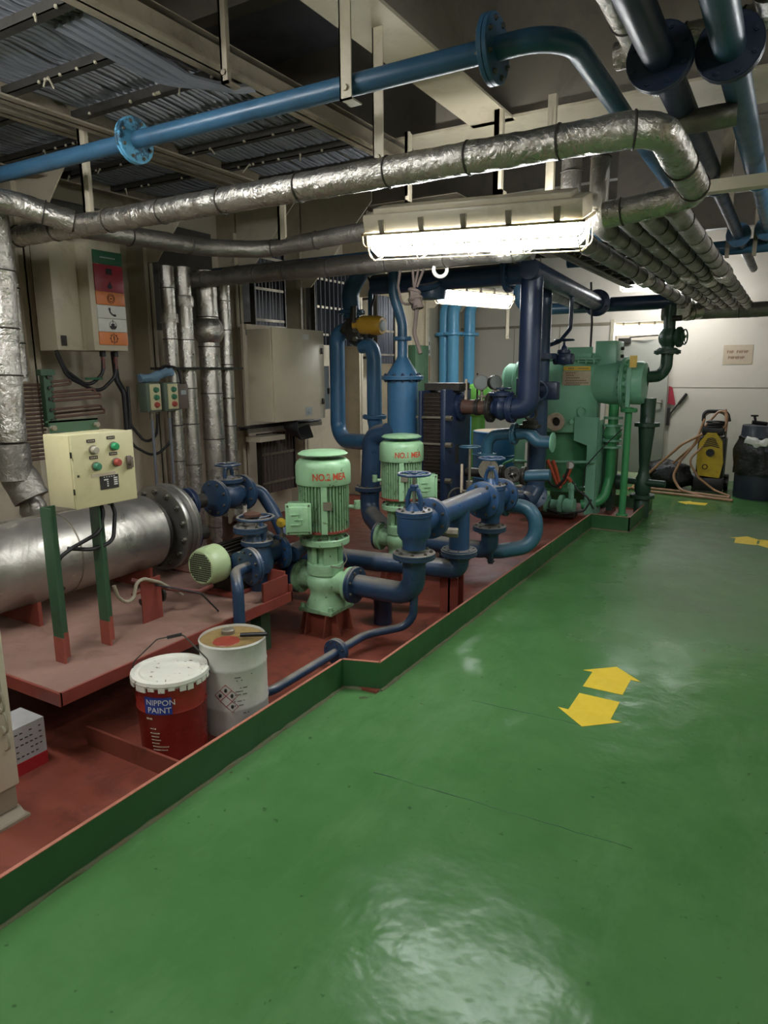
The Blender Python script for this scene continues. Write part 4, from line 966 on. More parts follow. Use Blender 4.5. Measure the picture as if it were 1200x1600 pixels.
G().lathe([(.05, .775), (.052, .79), (.02, .80), (0, .795)], (vx-.02, vy-.01, 0), (0, 0, 1), 16).build('dust_cap', 'brown_metal', t)
run('suction_pipe', 'short blue pipe from the valve block behind the nearer pump', [(vx+.08, vy+.23, .50), (vx+.02, vy+.5, .52), (vx-.25, vy+.8, .52)], .05, 'dkblue', fil=.1)
tag(G().bb((-2.62, 3.03, PZ+.002), (-2.47, 3.045, .46)).bb((-2.47, 2.83, PZ+.002), (-2.455, 3.045, .44)).build('support_plate', 'red', org=(-2.5, 3.03, PZ)), 'red angle plate bearing the flange in front of the small pump', 'bracket')
t = thing('pressure_gauge', 'yellow dialled pressure gauge on a thin stem left of the green pump', 'gauge', (-2.621, 3.2, .52))
gx = -2.611; gz = 0.707
n_ = V(.5, -.86, .05).normalized()
G().cyl(V(gx, 3.2, gz)-n_*.015, V(gx, 3.2, gz)+n_*.012, .034, n=22).build('case', 'brown_metal', t)
dl = G().cyl(V(gx, 3.2, gz)+n_*.012, V(gx, 3.2, gz)+n_*.0135, .029, n=22).build('dial', 'gauge_y', t)
G().box(V(gx, 3.2, gz)+n_*.0145, (.02, .001, .003), Matrix.Rotation(-1.05, 3, 'Z')).build('needle', 'ink', dl)
G().cyl((gx, 3.2, gz-.03), (gx, 3.2, .50), .007, n=8).cyl((gx, 3.2, gz-.07), (gx, 3.2, gz-.1), .016, n=8).cyl((gx-.03, 3.2, gz-.1), (gx+.03, 3.2, gz-.1), .007, n=6).build('stem', 'dull_steel', t)
# lower valve of the exchanger
t = globe('globe_valve', 'dark blue globe valve with yoke and handwheel behind the exchanger flange', (-3.42, 3.62, .74), (0, 1, 0), .115, .28, 'dkblue', .22, .085, fb=.13, sep=True)
run('elbow_pipe', 'blue elbow leaving the globe valve behind the exchanger', [(-3.42, 3.78, .74), (-3.40, 3.92, .74), (-3.30, 3.95, .58), (-3.2, 3.95, .40)], .048, 'dkblue', fil=.1)
tag(G().foil([(-3.45, 3.66, .60), (-3.40, 3.74, .585)], .07, n=12, jit=.4, step=.02).build('foil_scrap', 'foil', org=(-3.4, 3.7, .58)), 'crumpled foil scrap under the dark blue globe valve', 'foil')
t = thing('pipe_stub', 'rusty red lagged stub standing below the globe valve', 'pipe', (-3.4, 3.7, .012))
G().foil([(-3.55, 3.82, .012), (-3.55, 3.82, .56)], .11, n=16).build('lagging', 'brown_metal', t, sharp=70)

# ------------------------------------------------------------------ plate cooler
t = thing('plate_cooler', 'navy plate heat exchanger with dark ribbed plate pack and tie bars', 'heat exchanger', (-2.58, 5.4, .012))
G().bb((-2.50, 5.16, .012), (-2.455, 5.68, 1.45), .004).build('frame_plate', 'navy', t)
G().bb((-2.705, 5.16, .20), (-2.675, 5.68, 1.44), .004).build('pressure_plate', 'navy', t)
pk = G().bb((-2.675, 5.22, .32), (-2.50, 5.62, 1.40)).build('pack_core', 'phe_plate', t)
for k in range(15): G().box((-2.671+.0118*k+.004, 5.42, .86), (.006, .45, 1.12), None, 0).build('plate', 'phe_plate', pk)
lp = G()
for k in range(34): lp.bb((-2.672, 5.188, .34+k*.0315), (-2.505, 5.197, .349+k*.0315))
tag(lp.build('gasket_clips', 'phe_plate', t), kind='stuff')
for z in (1.22, 1.0, .70, .40): G().cyl((-2.73, 5.175, z), (-2.40, 5.175, z), .012, n=8).cyl((-2.455, 5.175, z), (-2.40, 5.175, z), .022, n=6).build('tie_bar', 'dull_steel', t)
G().bb((-2.72, 5.30, 1.44), (-2.40, 5.52, 1.50)).build('carrying_bar', 'dark_metal', t)
G().bb((-2.456, 5.36, .82), (-2.452, 5.44, .98)).build('name_plate', 'dark_metal', t)
flange(t, (-2.44, 5.45, 1.30), (1, 0, 0), .12, 'navy', .014, 8, False)
# outlet pipe, valve, big riser
run('outlet_pipe', 'dark rusty pipe leaving the plate cooler near its top', [(-2.425, 5.45, 1.30), (-2.17, 5.45, 1.30)], .062, 'brown_metal', [((-2.29, 5.45, 1.30), (1, 0, 0), .072), ((-2.175, 5.45, 1.30), (1, 0, 0), .125)], flmat='dark_metal')
t = globe('gate_valve', 'navy valve with flat handwheel on the plate cooler outlet pipe', (-2.08, 5.45, 1.295), (1, 0, 0), .12, .16, 'navy', .16, .07, sep=False, fls=(0, 1), fb=.115, yoke=False)
BR = -1.855
run('riser_pipe', 'thick navy riser curving up from the plate cooler to the overhead pipes', [(-1.99, 5.45, 1.29), (BR, 5.45, 1.31), (BR, 5.45, 2.33)], .088, 'navy', [((-1.985, 5.45, 1.29), (1, 0, 0), .115)], .14, n=22)
for k, (px_, lb) in enumerate(((-2.245, 'left round pressure gauge above the plate cooler pipe'), (-2.125, 'right round pressure gauge above the plate cooler pipe'))):
    t = thing('pressure_gauge', lb, 'gauge', (px_, 5.42, 1.36), 'gauges on the cooler outlet')
    n_ = V(.75, -.62, .1).normalized() if k else V(.35, -.93, .05).normalized(); c = V(px_, 5.40, 1.505)
    G().cyl(c-n_*.025, c+n_*.02, .065 if not k else .058, n=22).build('case', 'dark_metal', t)
    G().cyl(c+n_*.02, c+n_*.022, .053, n=22).build('dial', 'gauge_g', t)
    G().cyl((px_, 5.42, 1.35), (px_, 5.42, 1.46), .012, n=8).cyl((px_-.03, 5.42, 1.39), (px_+.04, 5.42, 1.39), .012, n=8).build('stem', 'dull_steel', t)
t = thing('thermometer', 'pale stick thermometer standing on the plate cooler pipe', 'thermometer', (-2.40, 5.45, 1.36))
G().bb((-2.41, 5.44, 1.36), (-2.39, 5.455, 1.53)).build('scale', 'tan', t)
G().cyl((-2.3, 5.45, 1.36), (-2.3, 5.45, 1.58), .008, n=6).build('rod', 'dark_metal', t)
# small elbow valve below the riser, to the vessel
run('branch_pipe', 'dull cyan branch pipe rising in front of the blue drum', [(-2.32, 5.75, .75), (-2.32, 5.75, 1.04), (-2.10, 5.75, 1.06)], .05, 'cyan_blue', [((-2.07, 5.75, 1.06), (1, 0, 0), .095), ((-2.32, 5.75, .86), (0, 0, 1), .085)], .12)
t = thing('check_valve', 'dull cyan check valve under the riser with a ring on top', 'valve', (-1.98, 5.75, 1.0))
G().tube(fillet([(-2.04, 5.75, 1.06), (-1.95, 5.75, 1.08), (-1.86, 5.75, 1.0), (-1.74, 5.75, 1.0)], .08), .055, 14).build('body', 'cyan_blue', t)
G().box((-1.93, 5.75, 1.13), (.16, .12, .03), None, .005).box((-1.93, 5.75, 1.16), (.11, .1, .04), None, .005).build('cover', 'dark_metal', t)
G().torus((-1.93, 5.75, 1.235), (.6, -.8, 0), .05, .012, 20, 8).build('ring', 'dark_metal', t)
flange(t, (-1.73, 5.75, 1.0), (1, 0, 0), .085, 'vessel_green', .012, 0, False, pair=False)
# ------------------------------------------------------------------ second riser with butterfly valves, foot flange
R2 = (-2.06, 6.35)
run('riser_pipe', 'mid blue riser in front of the green vessel with a foot flange', [(R2[0], 6.35, 2.30), (R2[0], 6.35, .50), (-2.09, 6.27, .40), (-2.12, 6.2, .38)], .088, 'dkblue', [((-2.08, 6.30, .44), (.45, -.75, .5), .15)], .1, n=22)
run('branch_pipe', 'short grey blue pipe joining the riser foot flange', [(-2.42, 6.0, .47), (-2.14, 6.22, .43)], .055, 'dkblue')
t = thing('butterfly_valve', 'navy butterfly valve with spoked wheel between the two risers', 'valve', (-1.93, 6.1, 1.6))
for za, rr in ((1.70, .15), (1.36, .10)): G().cyl((R2[0], 6.35, za), (R2[0], 6.35, za+.05), rr, n=20).build('wafer_body', 'navy', t)
G().box((-1.93, 6.16, 1.42), (.22, .1, .16), None, .01).cyl((-1.99, 6.10, 1.42), (-1.96, 6.02, 1.42), .02, n=8).build('gearbox', 'navy', t)
wheel(t, (-1.965, 6.0, 1.42), (.3, -1, 0), .088, 'dkblue', .009)
G().box((-2.18, 6.3, 1.45), (.14, .1, .16), None, .01).build('actuator_box', 'navy', t)
t = globe('butterfly_valve', 'navy handwheel valve on the green vessel top beside the riser', (-1.87, 6.45, 1.70), (1, 0, 0), .07, .14, 'navy', .17, .085, sep=False, yoke=False, fb=.05)
G().box((-1.85, 6.45, 1.70), (.12, .1, .1), None, .01).build('gearbox', 'navy', t)
run('thin_pipe', 'thin dark pipe dropping from the overhead to the handwheel valve', [(-1.86, 6.6, 2.3), (-1.86, 6.6, 1.98), (-1.93, 6.5, 1.86), (-1.99, 6.42, 1.83)], .018, 'navy', fil=.08)
# ------------------------------------------------------------------ cyan U bend and its strainer
t = thing('bend_pipe', 'dull cyan U bend pipe in front of the red tray, flanged both ends', 'pipe', (-1.7, 4.95, .3))
G().tube(fillet([(-1.84, 4.95, .59), (-1.60, 4.95, .585), (-1.58, 4.94, .30), (-1.80, 4.75, .27), (-1.90, 4.72, .27)], .15, 9), .056, 18).build('pipe', 'cyan_blue', t)
flange(t, (-1.83, 4.95, .59), (1, 0, 0), .09, 'cyan_blue', .014, 6, True)
flange(t, (-1.86, 4.735, .27), (1, .3, 0), .10, 'cyan_blue', .018, 6, True)
t = thing('strainer', 'greasy dark strainer body with bolts and lever beside the cyan bend', 'strainer', (-1.98, 4.95, .5))
G().lathe([(.07, -.14), (.095, -.11), (.085, -.04), (.105, 0), (.09, .08), (.07, .13)], (-1.97, 4.95, .60), (1, 0, 0), 18).lathe([(.06, 0), (.065, -.10), (.045, -.13)], (-1.97, 4.95, .58), (0, 0, 1), 14).lathe([(.06, 0), (.05, .10), (.03, .12)], (-1.95, 4.95, .62), (0, 0, 1), 14).build('body', 'dark_metal', t)
flange(t, (-2.08, 4.95, .60), (1, 0, 0), .11, 'dark_metal', .016, 6, True)
flange(t, (-1.93, 4.95, .70), (0, 0, 1), .08, 'dark_metal', .014, 6, True)
G().cyl((-1.90, 4.92, .72), (-1.68, 4.86, .76), .010, n=8).build('lever', 'dull_steel', t)
run('link_pipe', 'dark short pipe between the farther angle valve and the strainer', [(PX, 4.74, .70), (-1.85, 4.9, .68), (-2.0, 4.95, .62)], .06, 'dkblue', fil=.1)
t = globe('globe_valve', 'small dark valve and round cap behind the farther handwheel', (-2.02, 5.6, .72), (1, 0, 0), .08, .2, 'dark_metal', .14, .06, (0.3, -.9, .2), sep=False)
G().cyl((-2.2, 5.5, .78), (-2.17, 5.42, .78), .085, n=20).build('round_cap', 'dull_steel', t)
run('thin_pipe', 'green grey pipe from the dark valve into the green vessel', [(-1.92, 5.6, .72), (-1.7, 5.62, .74)], .05, 'cyan_blue')
run('thin_pipe', 'short dark pipe from the plate cooler to the dark valve', [(-2.452, 5.6, .72), (-2.12, 5.6, .72)], .04, 'dark_metal')
wv = thing('handwheel_valve', 'flat blue handwheel valve standing behind the farther angle valve', 'valve', (-2.30, 5.25, .8))
wheel(wv, (-2.27, 5.25, .985), (0, 0, 1), .085, 'cyan_blue', .007)
G().cyl((-2.27, 5.25, .5), (-2.27, 5.25, .99), .012, n=8).cyl((-2.27, 5.25, .45), (-2.27, 5.25, .7), .03, n=10).build('stem', 'dull_steel', wv)
t = thing('thermometer', 'pale brown stick thermometer left of the farther handwheel', 'thermometer', (-1.96, 4.62, .7))
G().bb((-2.06, 4.60, .72), (-2.045, 4.615, .93)).build('scale', 'tan', t)
G().cyl((-2.052, 4.607, .735), (-1.85, 4.55, .735), .009, n=8).build('stem', 'dull_steel', t)
t = thing('side_wheel', 'dark upright handwheel left of the farther angle valve', 'valve', (-2.1, 4.68, .6))
wheel(t, (-2.12, 4.68, .66), (.8, -.6, 0), .075, 'dark_metal', .008); G().cyl((-2.12, 4.68, .66), (-2.07, 4.93, .60), .012, n=8).build('stem', 'dark_metal', t)
# ------------------------------------------------------------------ blue reducer vessel behind the farther pump
vx, vy, vr = -2.96, 5.35, .135
t = thing('reducer_vessel', 'mid blue upright vessel with bolted cone top behind the farther pump', 'vessel', (vx, vy, .1))
G().lathe([(vr, .012), (vr, 1.53)], (vx, vy, 0), (0, 0, 1), 30).build('shell', 'midblue', t)
f = flange(t, (vx, vy, 1.545), (0, 0, 1), .185, 'midblue', .018, 12, True, bm='bolt_blue')
G().lathe([(.14, 1.56), (.138, 1.575), (.05, 1.71), (.045, 1.73), (.043, 1.86)], (vx, vy, 0), (0, 0, 1), 28).build('cone', 'midblue', t)
flange(t, (vx, vy, 1.875), (0, 0, 1), .082, 'midblue', .014, 6, False)
run('riser_pipe', 'mid blue pipe bending up from the reducer vessel to the overhead', [(vx, vy, 1.88), (vx, vy, 2.0), (vx-.06, vy-.05, 2.25), (vx-.06, vy-.05, 2.45)], .044, 'ovblue', fil=.3)
# ------------------------------------------------------------------ blue pipes on the left wall with the yellow actuator
wy = 6.2
run('loop_pipe', 'mid blue pipe looping down the wall right of the cream cabinet', [(-3.98, wy, 2.02), (-4.22, wy, 2.02), (-4.23, wy, .87), (-3.0, 5.6, .93)], .082, 'midblue', [], .2, n=18)
t = run('loop_pipe', 'mid blue riser with flange and elbow left of the reducer vessel', [(-3.92, wy, 1.86), (-3.80, wy, 1.86), (-3.765, wy, 1.75), (-3.765, wy, 1.05), (-3.62, wy-.1, .95), (-3.3, 5.7, .93)], .078, 'midblue', [((-3.765, wy, 1.135), (0, 0, 1), .125)], .14, n=18)
run('loop_pipe', 'blue elbow rising from the actuated valve into the overhead haze', [(-4.02, wy, 2.13), (-4.05, wy, 2.40), (-3.9, wy, 2.62), (-3.3, wy-.3, 2.64)], .09, 'ovblue', [((-4.03, wy, 2.20), (0, 0, 1), .14)], .2, n=18)
run('thin_pipe', 'thin cyan blue pipe running down beside the blue wall riser', [(-3.6, wy+.1, 2.47), (-3.86, wy+.1, 2.47), (-3.88, wy+.1, .4)], .026, 'ovblue', fil=.1)
t = thing('actuated_valve', 'black control valve with yellow motor actuator on the blue wall pipes', 'valve', (-3.95, 6.15, 1.9))
G().lathe([(.10, -.12), (.125, -.1), (.11, -.02), (.125, .05), (.10, .11)], (-3.94, 6.13, 2.0), (.5, .1, -.6), 18).box((-3.9, 6.05, 2.02), (.14, .14, .22), None, .02).cyl((-3.88, 6.0, 2.1), (-3.86, 5.98, 2.24), .03, n=10).build('body', 'dark_metal', t)
vb = t.children[0]
for z in (1.92, 2.0, 2.08): G().cyl((-3.84, 5.98, z), (-3.84, 5.95, z), .025, n=6).build('bolt', 'bolt', vb)
a, b = V(-3.80, 6.0, 2.055), V(-3.555, 6.0, 2.04)
G().lathe([(.05, -.07), (.055, 0), (.09, .02), (.095, .2), (.085, .25), (.08, .26)], a, b-a, 26).build('actuator', 'act_yellow', t)
G().lathe([(.055, .26), (.05, .272), (0, .275)], a, b-a, 20).build('sight_glass', 'grey_box', t)
G().cyl((-3.68, 6.0, 1.96), (-3.66, 5.98, 1.945), .03, n=8).build('hand_crank', 'dark_metal', t)
G().tube(fillet([(-3.67, 6.0, 2.14), (-3.67, 6.0, 2.22), (-3.62, 6.0, 2.34), (-3.70, 6.0, 2.5)], .08), .011, 8).build('cable', 'cable', t)
tag(G().tube(fillet([(-3.13, 5.45, 1.5), (-3.13, 5.45, .9), (-3.13, 5.45, .3)], .1), .02, 8).build('thin_pipe', 'dark_metal', org=(-3.13, 5.45, .3)), 'thin black pipe just left of the reducer vessel shell', 'pipe')
# ------------------------------------------------------------------ far left corner: three light blue pipes
for lb, x, y in (('light blue pipe, leftmost of three at the far left corner', -4.858+.03, 10.1), ('light blue pipe in the middle of three at the far corner, strapped', -4.633, 10.0), ('light blue pipe, rightmost of three, nearer the far wall', -4.495, 10.3)):
    tt = run('corner_pipe', lb, [(x+.75, y-.1, 2.72), (x, y, 2.72), (x, y, .012)], .088, 'ltblue', [((x, y, 2.16), (0, 0, 1), .15)], .26, 'light blue pipes in the far left corner', n=18)
    if 'strapped' in lb: G().bb((x-.13, y-.1, 1.36), (x+.16, y+.1, 1.41)).build('strap', 'cyan_blue', tt)
t = thing('key_board', 'white board with small dark hooks beside the far light blue pipes', 'board', (-4.9, 9.7, 1.85))
kx = lambda a: a
G().bb((-4.99, 9.50, 1.84), (-4.97, 9.88, 2.12)).build('board', 'white', t)
for i in range(3):
    for j in range(2): G().tube(fillet([(-4.97, 9.59+i*.1, 2.04-j*.12), (-4.95, 9.59+i*.1, 2.04-j*.12), (-4.95, 9.60+i*.1, 1.99-j*.12)], .01, 3), .011, 6).build('hook', 'ink', t)
tag(G().bb((-4.99, 9.52, 1.45), (-4.965, 9.86, 1.83)).build('notice_board', 'wood', org=(-4.97, 9.7, 1.45)), 'brown board under the white hook board', 'board')
tag(G().bb((-4.62, 8.5, .012), (-4.50, 8.9, 1.95), .01).build('locker', 'stand_green', org=(-4.56, 8.7, .012)), 'dark green locker seen behind the reducer vessel pipe', 'locker')
ladder('dark slatted ladder hanging behind the rope', 7.75, 8.2, 1.7, 2.55, -4.68, 7)
# blue drum and bright green tank beyond the plate cooler
t = thing('steel_drum', 'blue steel drum standing on deck behind the cyan branch pipe', 'drum', (-3.12, 8.0, .012))
G().lathe([(0, .012), (.27, .012), (.275, .02), (.275, .3), (.283, .31), (.275, .32), (.275, .58), (.283, .59), (.275, .60), (.275, .86), (.283, .87), (.27, .88), (.26, .87), (0, .868)], (-3.12, 8.0, 0), (0, 0, 1), 32).build('shell', 'drum_blue', t)
G().lathe([(.27, .878), (.25, .884), (0, .885)], (-3.12, 8.0, 0), (0, 0, 1), 28).build('lid', 'tan', t)
tag(G().lathe([(0, 1.0), (.10, 1.02), (.16, 1.09), (.17, 1.15), (.17, 1.36), (.14, 1.42), (0, 1.46)], (-3.5, 8.35, 0), (0, 0, 1), 26).cyl((-3.5, 8.35, .012), (-3.5, 8.35, 1.05), .09, n=14).build('green_tank', 'bright_green', org=(-3.5, 8.35, .012)), 'bright lime green tank seen under the plate cooler pipe', 'tank')

# ------------------------------------------------------------------ green vessel at the end of the tray
vx, vy = -2.20, 7.75
t = thing('freshwater_vessel', 'large sea green pressure vessel on plate legs with horizontal shell', 'vessel', (vx, vy, .012))
G().lathe([(.36, .94), (.375, .96), (.375, 1.56), (.36, 1.63), (.31, 1.69)], (vx, vy, 0), (0, 0, 1), 40).build('body', 'vessel_green', t)
G().lathe([(.27, .30), (.27, .95)], (vx, vy, 0), (0, 0, 1), 32).lathe([(.30, .28), (.30, .32), (.28, .33)], (vx, vy, 0), (0, 0, 1), 32).build('lower_barrel', 'vessel_green_d', t)
G().bb((vx-.22, vy-.27, 1.68), (vx+.36, vy+.3, 1.70)).bb((vx-.24, vy-.29, 1.705), (vx+.38, vy+.31, 1.725)).build('top_flange', 'vessel_green', t)
tp = t.children[-1]
g = G()
for k in range(8):
    g.cyl((vx-.21+.08*k, vy-.275, 1.665), (vx-.21+.08*k, vy-.275, 1.745), .011, n=6)
tag(g.build('cover_bolts', 'vessel_green', tp), kind='stuff')
G().bb((vx-.12, vy-.18, 1.72), (vx+.3, vy+.2, 1.78), .01).bb((vx-.02, vy-.15, 1.72), (vx+.30, vy-.12, 1.84)).build('top_cover', 'vessel_green', t)
G().bb((vx+.32, vy-.1, 1.55), (vx+.54, vy+.25, 1.90), .006).build('cover_box', 'vessel_green', t)
for z in (1.66, 1.74, 1.82): G().cyl((vx+.57, vy-.02, z), (vx+.60, vy-.02, z), .018, n=8).build('cable_gland', 'dark_metal', t)
# horizontal shell, bonnet flanges
sz = 1.46
G().lathe([(.20, -.60), (.22, .0), (.20, .28), (.235, .52), (.235, .60)], (vx, vy, sz), (1, 0, 0), 32).build('shell', 'vessel_green', t)
f = flange(t, (vx+.625, vy, sz), (1, 0, 0), .275, 'vessel_green', .018, 18, True, bm='vessel_green_d')
G().lathe([(.225, .64), (.225, .80), (.21, .83), (.10, .84), (0, .841)], (vx, vy, sz), (1, 0, 0), 32).build('bonnet', 'vessel_green', t)
G().bb((vx+.69, vy-.25, sz-.24), (vx+.73, vy-.21, sz+.16)).build('bonnet_rib', 'vessel_green', t)
G().lathe([(.20, -.57), (.24, -.55), (.24, -.52), (.21, -.51), (.21, -.50)], (vx+.0, vy, sz+.01), (1, 0, 0), 28).lathe([(.20, -.57), (.21, -.66), (.18, -.70), (0, -.72)], (vx, vy, sz+.01), (1, 0, 0), 28).build('end_bonnet', 'vessel_green', t)
# legs
for s_ in (-1, 1):
    lx = vx+s_*.40
    lg = G().prism([(-.055, 0), (.055, 0), (.055, 1.05), (-s_*.20, 1.05) if s_ > 0 else (.20, 1.05), (-s_*.20, .80) if s_ > 0 else (.20, .80), (-.055 if s_ > 0 else .055, .75)] if s_ > 0 else
                   [(-.055, 0), (.055, 0), (.055, .75), (.20, .80), (.20, 1.05), (-.055, 1.05)], (lx, vy-.34, .06), (1, 0, 0), (0, 0, 1), (0, .02, 0))
    lg.bb((lx+s_*.05, vy-.34, .06), (lx+s_*.062, vy-.1, 1.08)).build('leg', 'vessel_green', t)
    G().bb((lx-.055, vy+.2, .06), (lx+.055, vy+.22, .95)).build('leg', 'vessel_green', t)
G().bb((vx-.55, vy-.42, .012), (vx+.55, vy+.3, .06)).build('skid', 'tray_red', t)
# ports, label and trim on the front
A = math.atan2(-vy, -vx)
on = lambda a, z, r=.376: Vector((vx+r*math.cos(A+a), vy+r*math.sin(A+a), z))
d = lambda a: V(math.cos(A+a), math.sin(A+a), 0)
p = G().lathe([(.045, 0), (.045, .05), (.095, .05), (.095, .085), (.05, .085), (.05, .01)], on(-.22, 1.06), d(-.22), 24).boltring(on(-.22, 1.06)+d(-.22)*.07, d(-.22), .075, 8, .012, .05)
p = p.build('sight_port', 'gauge_g', t); p.data.materials[0] = M['tan']
G().cyl(on(-.22, 1.06)+d(-.22)*.005, on(-.22, 1.06)+d(-.22)*.02, .05, n=18).build('port_hole', 'ink', p)
for a, r in ((.17, .024), (.42, .03)): G().cyl(on(a, 1.06), on(a, 1.06)+d(a)*.03, r, n=14).build('plug', 'vessel_green', t)
G().torus(on(.46, 1.16)+d(.46)*.01, d(.46), .05, .008, 16, 6).build('lug', 'vessel_green', t)
def patch(g, a0, a1, z0, z1, r=.3775, n=6):
    for k in range(n):
        a, b = a0+(a1-a0)*k/n, a0+(a1-a0)*(k+1)/n
        g.add([on(a, z0, r), on(b, z0, r), on(b, z1, r), on(a, z1, r)]+[on(a, z0, r-.003), on(b, z0, r-.003), on(b, z1, r-.003), on(a, z1, r-.003)], [[0, 1, 2, 3], [7, 6, 5, 4], [0, 4, 5, 1], [1, 5, 6, 2], [2, 6, 7, 3], [3, 7, 4, 0]])
    return g
lb = patch(G(), -.12, .70, 1.44, 1.59).build('caution_label', 'tan', t)
patch(G(), -.10, .68, 1.595, 1.638, .3785).build('label_header', 'gauge_y', lb)
g = G()
for z, a0, a1 in ((1.60, .08, .35), (1.575, .1, .3), (1.548, .1, .45), (1.52, .08, .66), (1.495, .1, .72), (1.475, .06, .5), (1.646, .15, .3), (1.646, .42, .7)):
    a0 -= .12; a1 -= .12; z -= .03; a = a0
    while a < a1: patch(g, a, a+.035, z-.005, z+.006, .3795, 1); a += .055
tag(g.build('label_print', 'ink_brown', lb), kind='stuff')
run('thin_pipe', 'pale green sensing pipe across the front of the green vessel', [(vx-.47, vy-.37, .60), (vx+.44, vy-.37, .64)], .016, 'vessel_green')
run('thin_pipe', 'grey green hose bowing out left of the green vessel leg', [(vx-.45, vy-.37, .62), (vx-.58, vy-.4, .56), (vx-.60, vy-.4, .42), (vx-.45, vy-.4, .22), (vx-.45, vy-.4, .08)], .016, 'vessel_green_d', fil=.1)
t = thing('pressure_gauge', 'tiny white dialled gauge on the sensing pipe of the green vessel', 'gauge', (vx+.19, vy-.40, .63))
G().cyl((vx+.19, vy-.39, .60), (vx+.20, vy-.43, .60), .042, n=18).build('case', 'dull_steel', t)
G().cyl((vx+.20, vy-.43, .60), (vx+.2, vy-.433, .60), .035, n=18).build('dial', 'white', t)
g = G()
for pts in ([(-.06, .5), (-.02, .42), (.06, .24), (.10, .20)], [(.0, .5), (.04, .40), (.09, .22), (.15, .30), (.20, .46)], [(.12, .34), (.2, .30), (.22, .15)]):
    g.tube(fillet([(vx+a, vy-.40+i*.004, b+.14) for i, (a, b) in enumerate(pts)], .05), .022, 6)
tag(g.build('lashing_strap', 'strap', org=(vx+.05, vy-.4, .2)), 'faded orange lashing strap drooping on the green vessel barrel', 'strap')
tag(G().tube(fillet([(vx-.08, vy-.41, .62), (vx-.06, vy-.42, .46), (vx+.04, vy-.43, .32), (vx+.14, vy-.42, .44), (vx+.2, vy-.41, .64)], .06), .014, 6).build('looped_cord', 'cable', org=(vx, vy-.4, .2)), 'black cord looped behind the orange strap', 'cord')
# small green pump at the foot
t = thing('dosing_pump', 'small pale green pump on the red skid below the vessel', 'pump', (vx+.05, vy-.5, .06))
for a, b, r in ((-.16, -.05, .07), (-.04, .0, .10), (.03, .10, .055), (.12, .16, .11), (.17, .28, .08)):
    G().cyl((vx+a, vy-.48, .17), (vx+b, vy-.48, .17), r, n=18).build('stage', 'vessel_green', t)
G().cyl((vx+.24, vy-.48, .17), (vx+.24, vy-.48, .42), .03, n=10).cyl((vx+.24, vy-.48, .36), (vx+.24, vy-.48, .41), .045, n=8).build('riser', 'vessel_green', t)
G().bb((vx-.2, vy-.54, .06), (vx+.3, vy-.42, .10)).build('foot', 'dark_metal', t)
t = globe('globe_valve', 'small red bodied valve with blue handwheel beside the riser foot', (vx-.16, vy-.62, .2), (1, 0, 0), .09, .22, 'brown_metal', .2, .09, wmat='dkblue2', sep=False)
tag(G().tube(fillet([(vx+.25, vy-.5, .44), (vx+.30, vy-.5, .36), (vx+.42, vy-.5, .28), (vx+.48, vy-.48, .16)], .05), .01, 6).tube(fillet([(vx+.0, vy-.55, .12), (vx+.2, vy-.6, .1), (vx+.4, vy-.55, .14), (vx+.46, vy-.5, .26)], .06), .011, 6).build('cable', 'cable', org=(vx+.3, vy-.5, .1)), 'black cables tangled at the foot of the green vessel', 'cable')
tag(G().tube(fillet([(vx+.70, vy-.36, 1.0), (vx+.52, vy-.42, .80), (vx+.36, vy-.42, .60), (vx+.34, vy-.42, .3)], .1), .006, 6).build('thin_cable', 'cable', org=(vx+.4, vy-.4, .3)), 'thin black wire hanging across the right vessel leg', 'cable')
# pipes on the right of the vessel
t = thing('drain_valve', 'green valve and pipe curving under the vessel cover to the skid', 'valve', (vx+.56, vy-.2, .3))
G().tube(fillet([(vx+.56, vy-.15, 1.24), (vx+.56, vy-.15, .45), (vx+.52, vy-.25, .20), (vx+.30, vy-.30, .16)], .16), .052, 14).build('pipe', 'green_pipe', t)
for z in (1.10, 1.02, .86, .79): G().cyl((vx+.56, vy-.15, z-.012), (vx+.56, vy-.15, z+.012), .10, n=16).build('flange', 'vessel_green', t)
G().lathe([(.07, .86), (.10, .92), (.07, 1.02)], (vx+.56, vy-.15, 0), (0, 0, 1), 16).build('body', 'vessel_green_d', t)
G().bb((vx+.50, vy+.0, .06), (vx+.56, vy+.2, 1.0)).build('back_column', 'dark_green', t)
t = run('drain_pipe', 'straight bright green drain pipe dropping from the vessel cover', [(vx+.74, vy-.29, 1.22), (vx+.735, vy-.29, .05)], .036, 'green_pipe', [((vx+.74, vy-.29, 1.19), (0, 0, 1), .085), ((vx+.735, vy-.29, .08), (0, 0, 1), .06)])
t = thing('overboard_valve', 'dark green tapered pipe and angle valve right of the bright drain pipe', 'valve', (vx+.86, vy+.1, .012))
G().lathe([(.08, .012), (.08, .2), (.06, .24), (.085, .3), (.085, .42), (.06, .48), (.05, .55), (.055, .6), (.085, .98), (.085, 1.02), (.075, 1.04), (.08, 1.3)], (vx+.86, vy+.1, 0), (0, 0, 1), 20).build('body', 'dark_green', t)
G().cyl((vx+.86, vy+.1, 1.0), (vx+.86, vy+.1, 1.04), .13, n=18).cyl((vx+.86, vy+.1, .22), (vx+.86, vy+.1, .26), .13, n=18).build('flange', 'dark_green', t)
G().cyl((vx+.62, vy+.1, .40), (vx+1.1, vy+.02, .40), .035, n=12).lathe([(.09, -.28), (.09, -.2)], (vx+.86, vy+.1, .38), (1, 0, 0), 16).build('side_branch', 'dark_green', t)
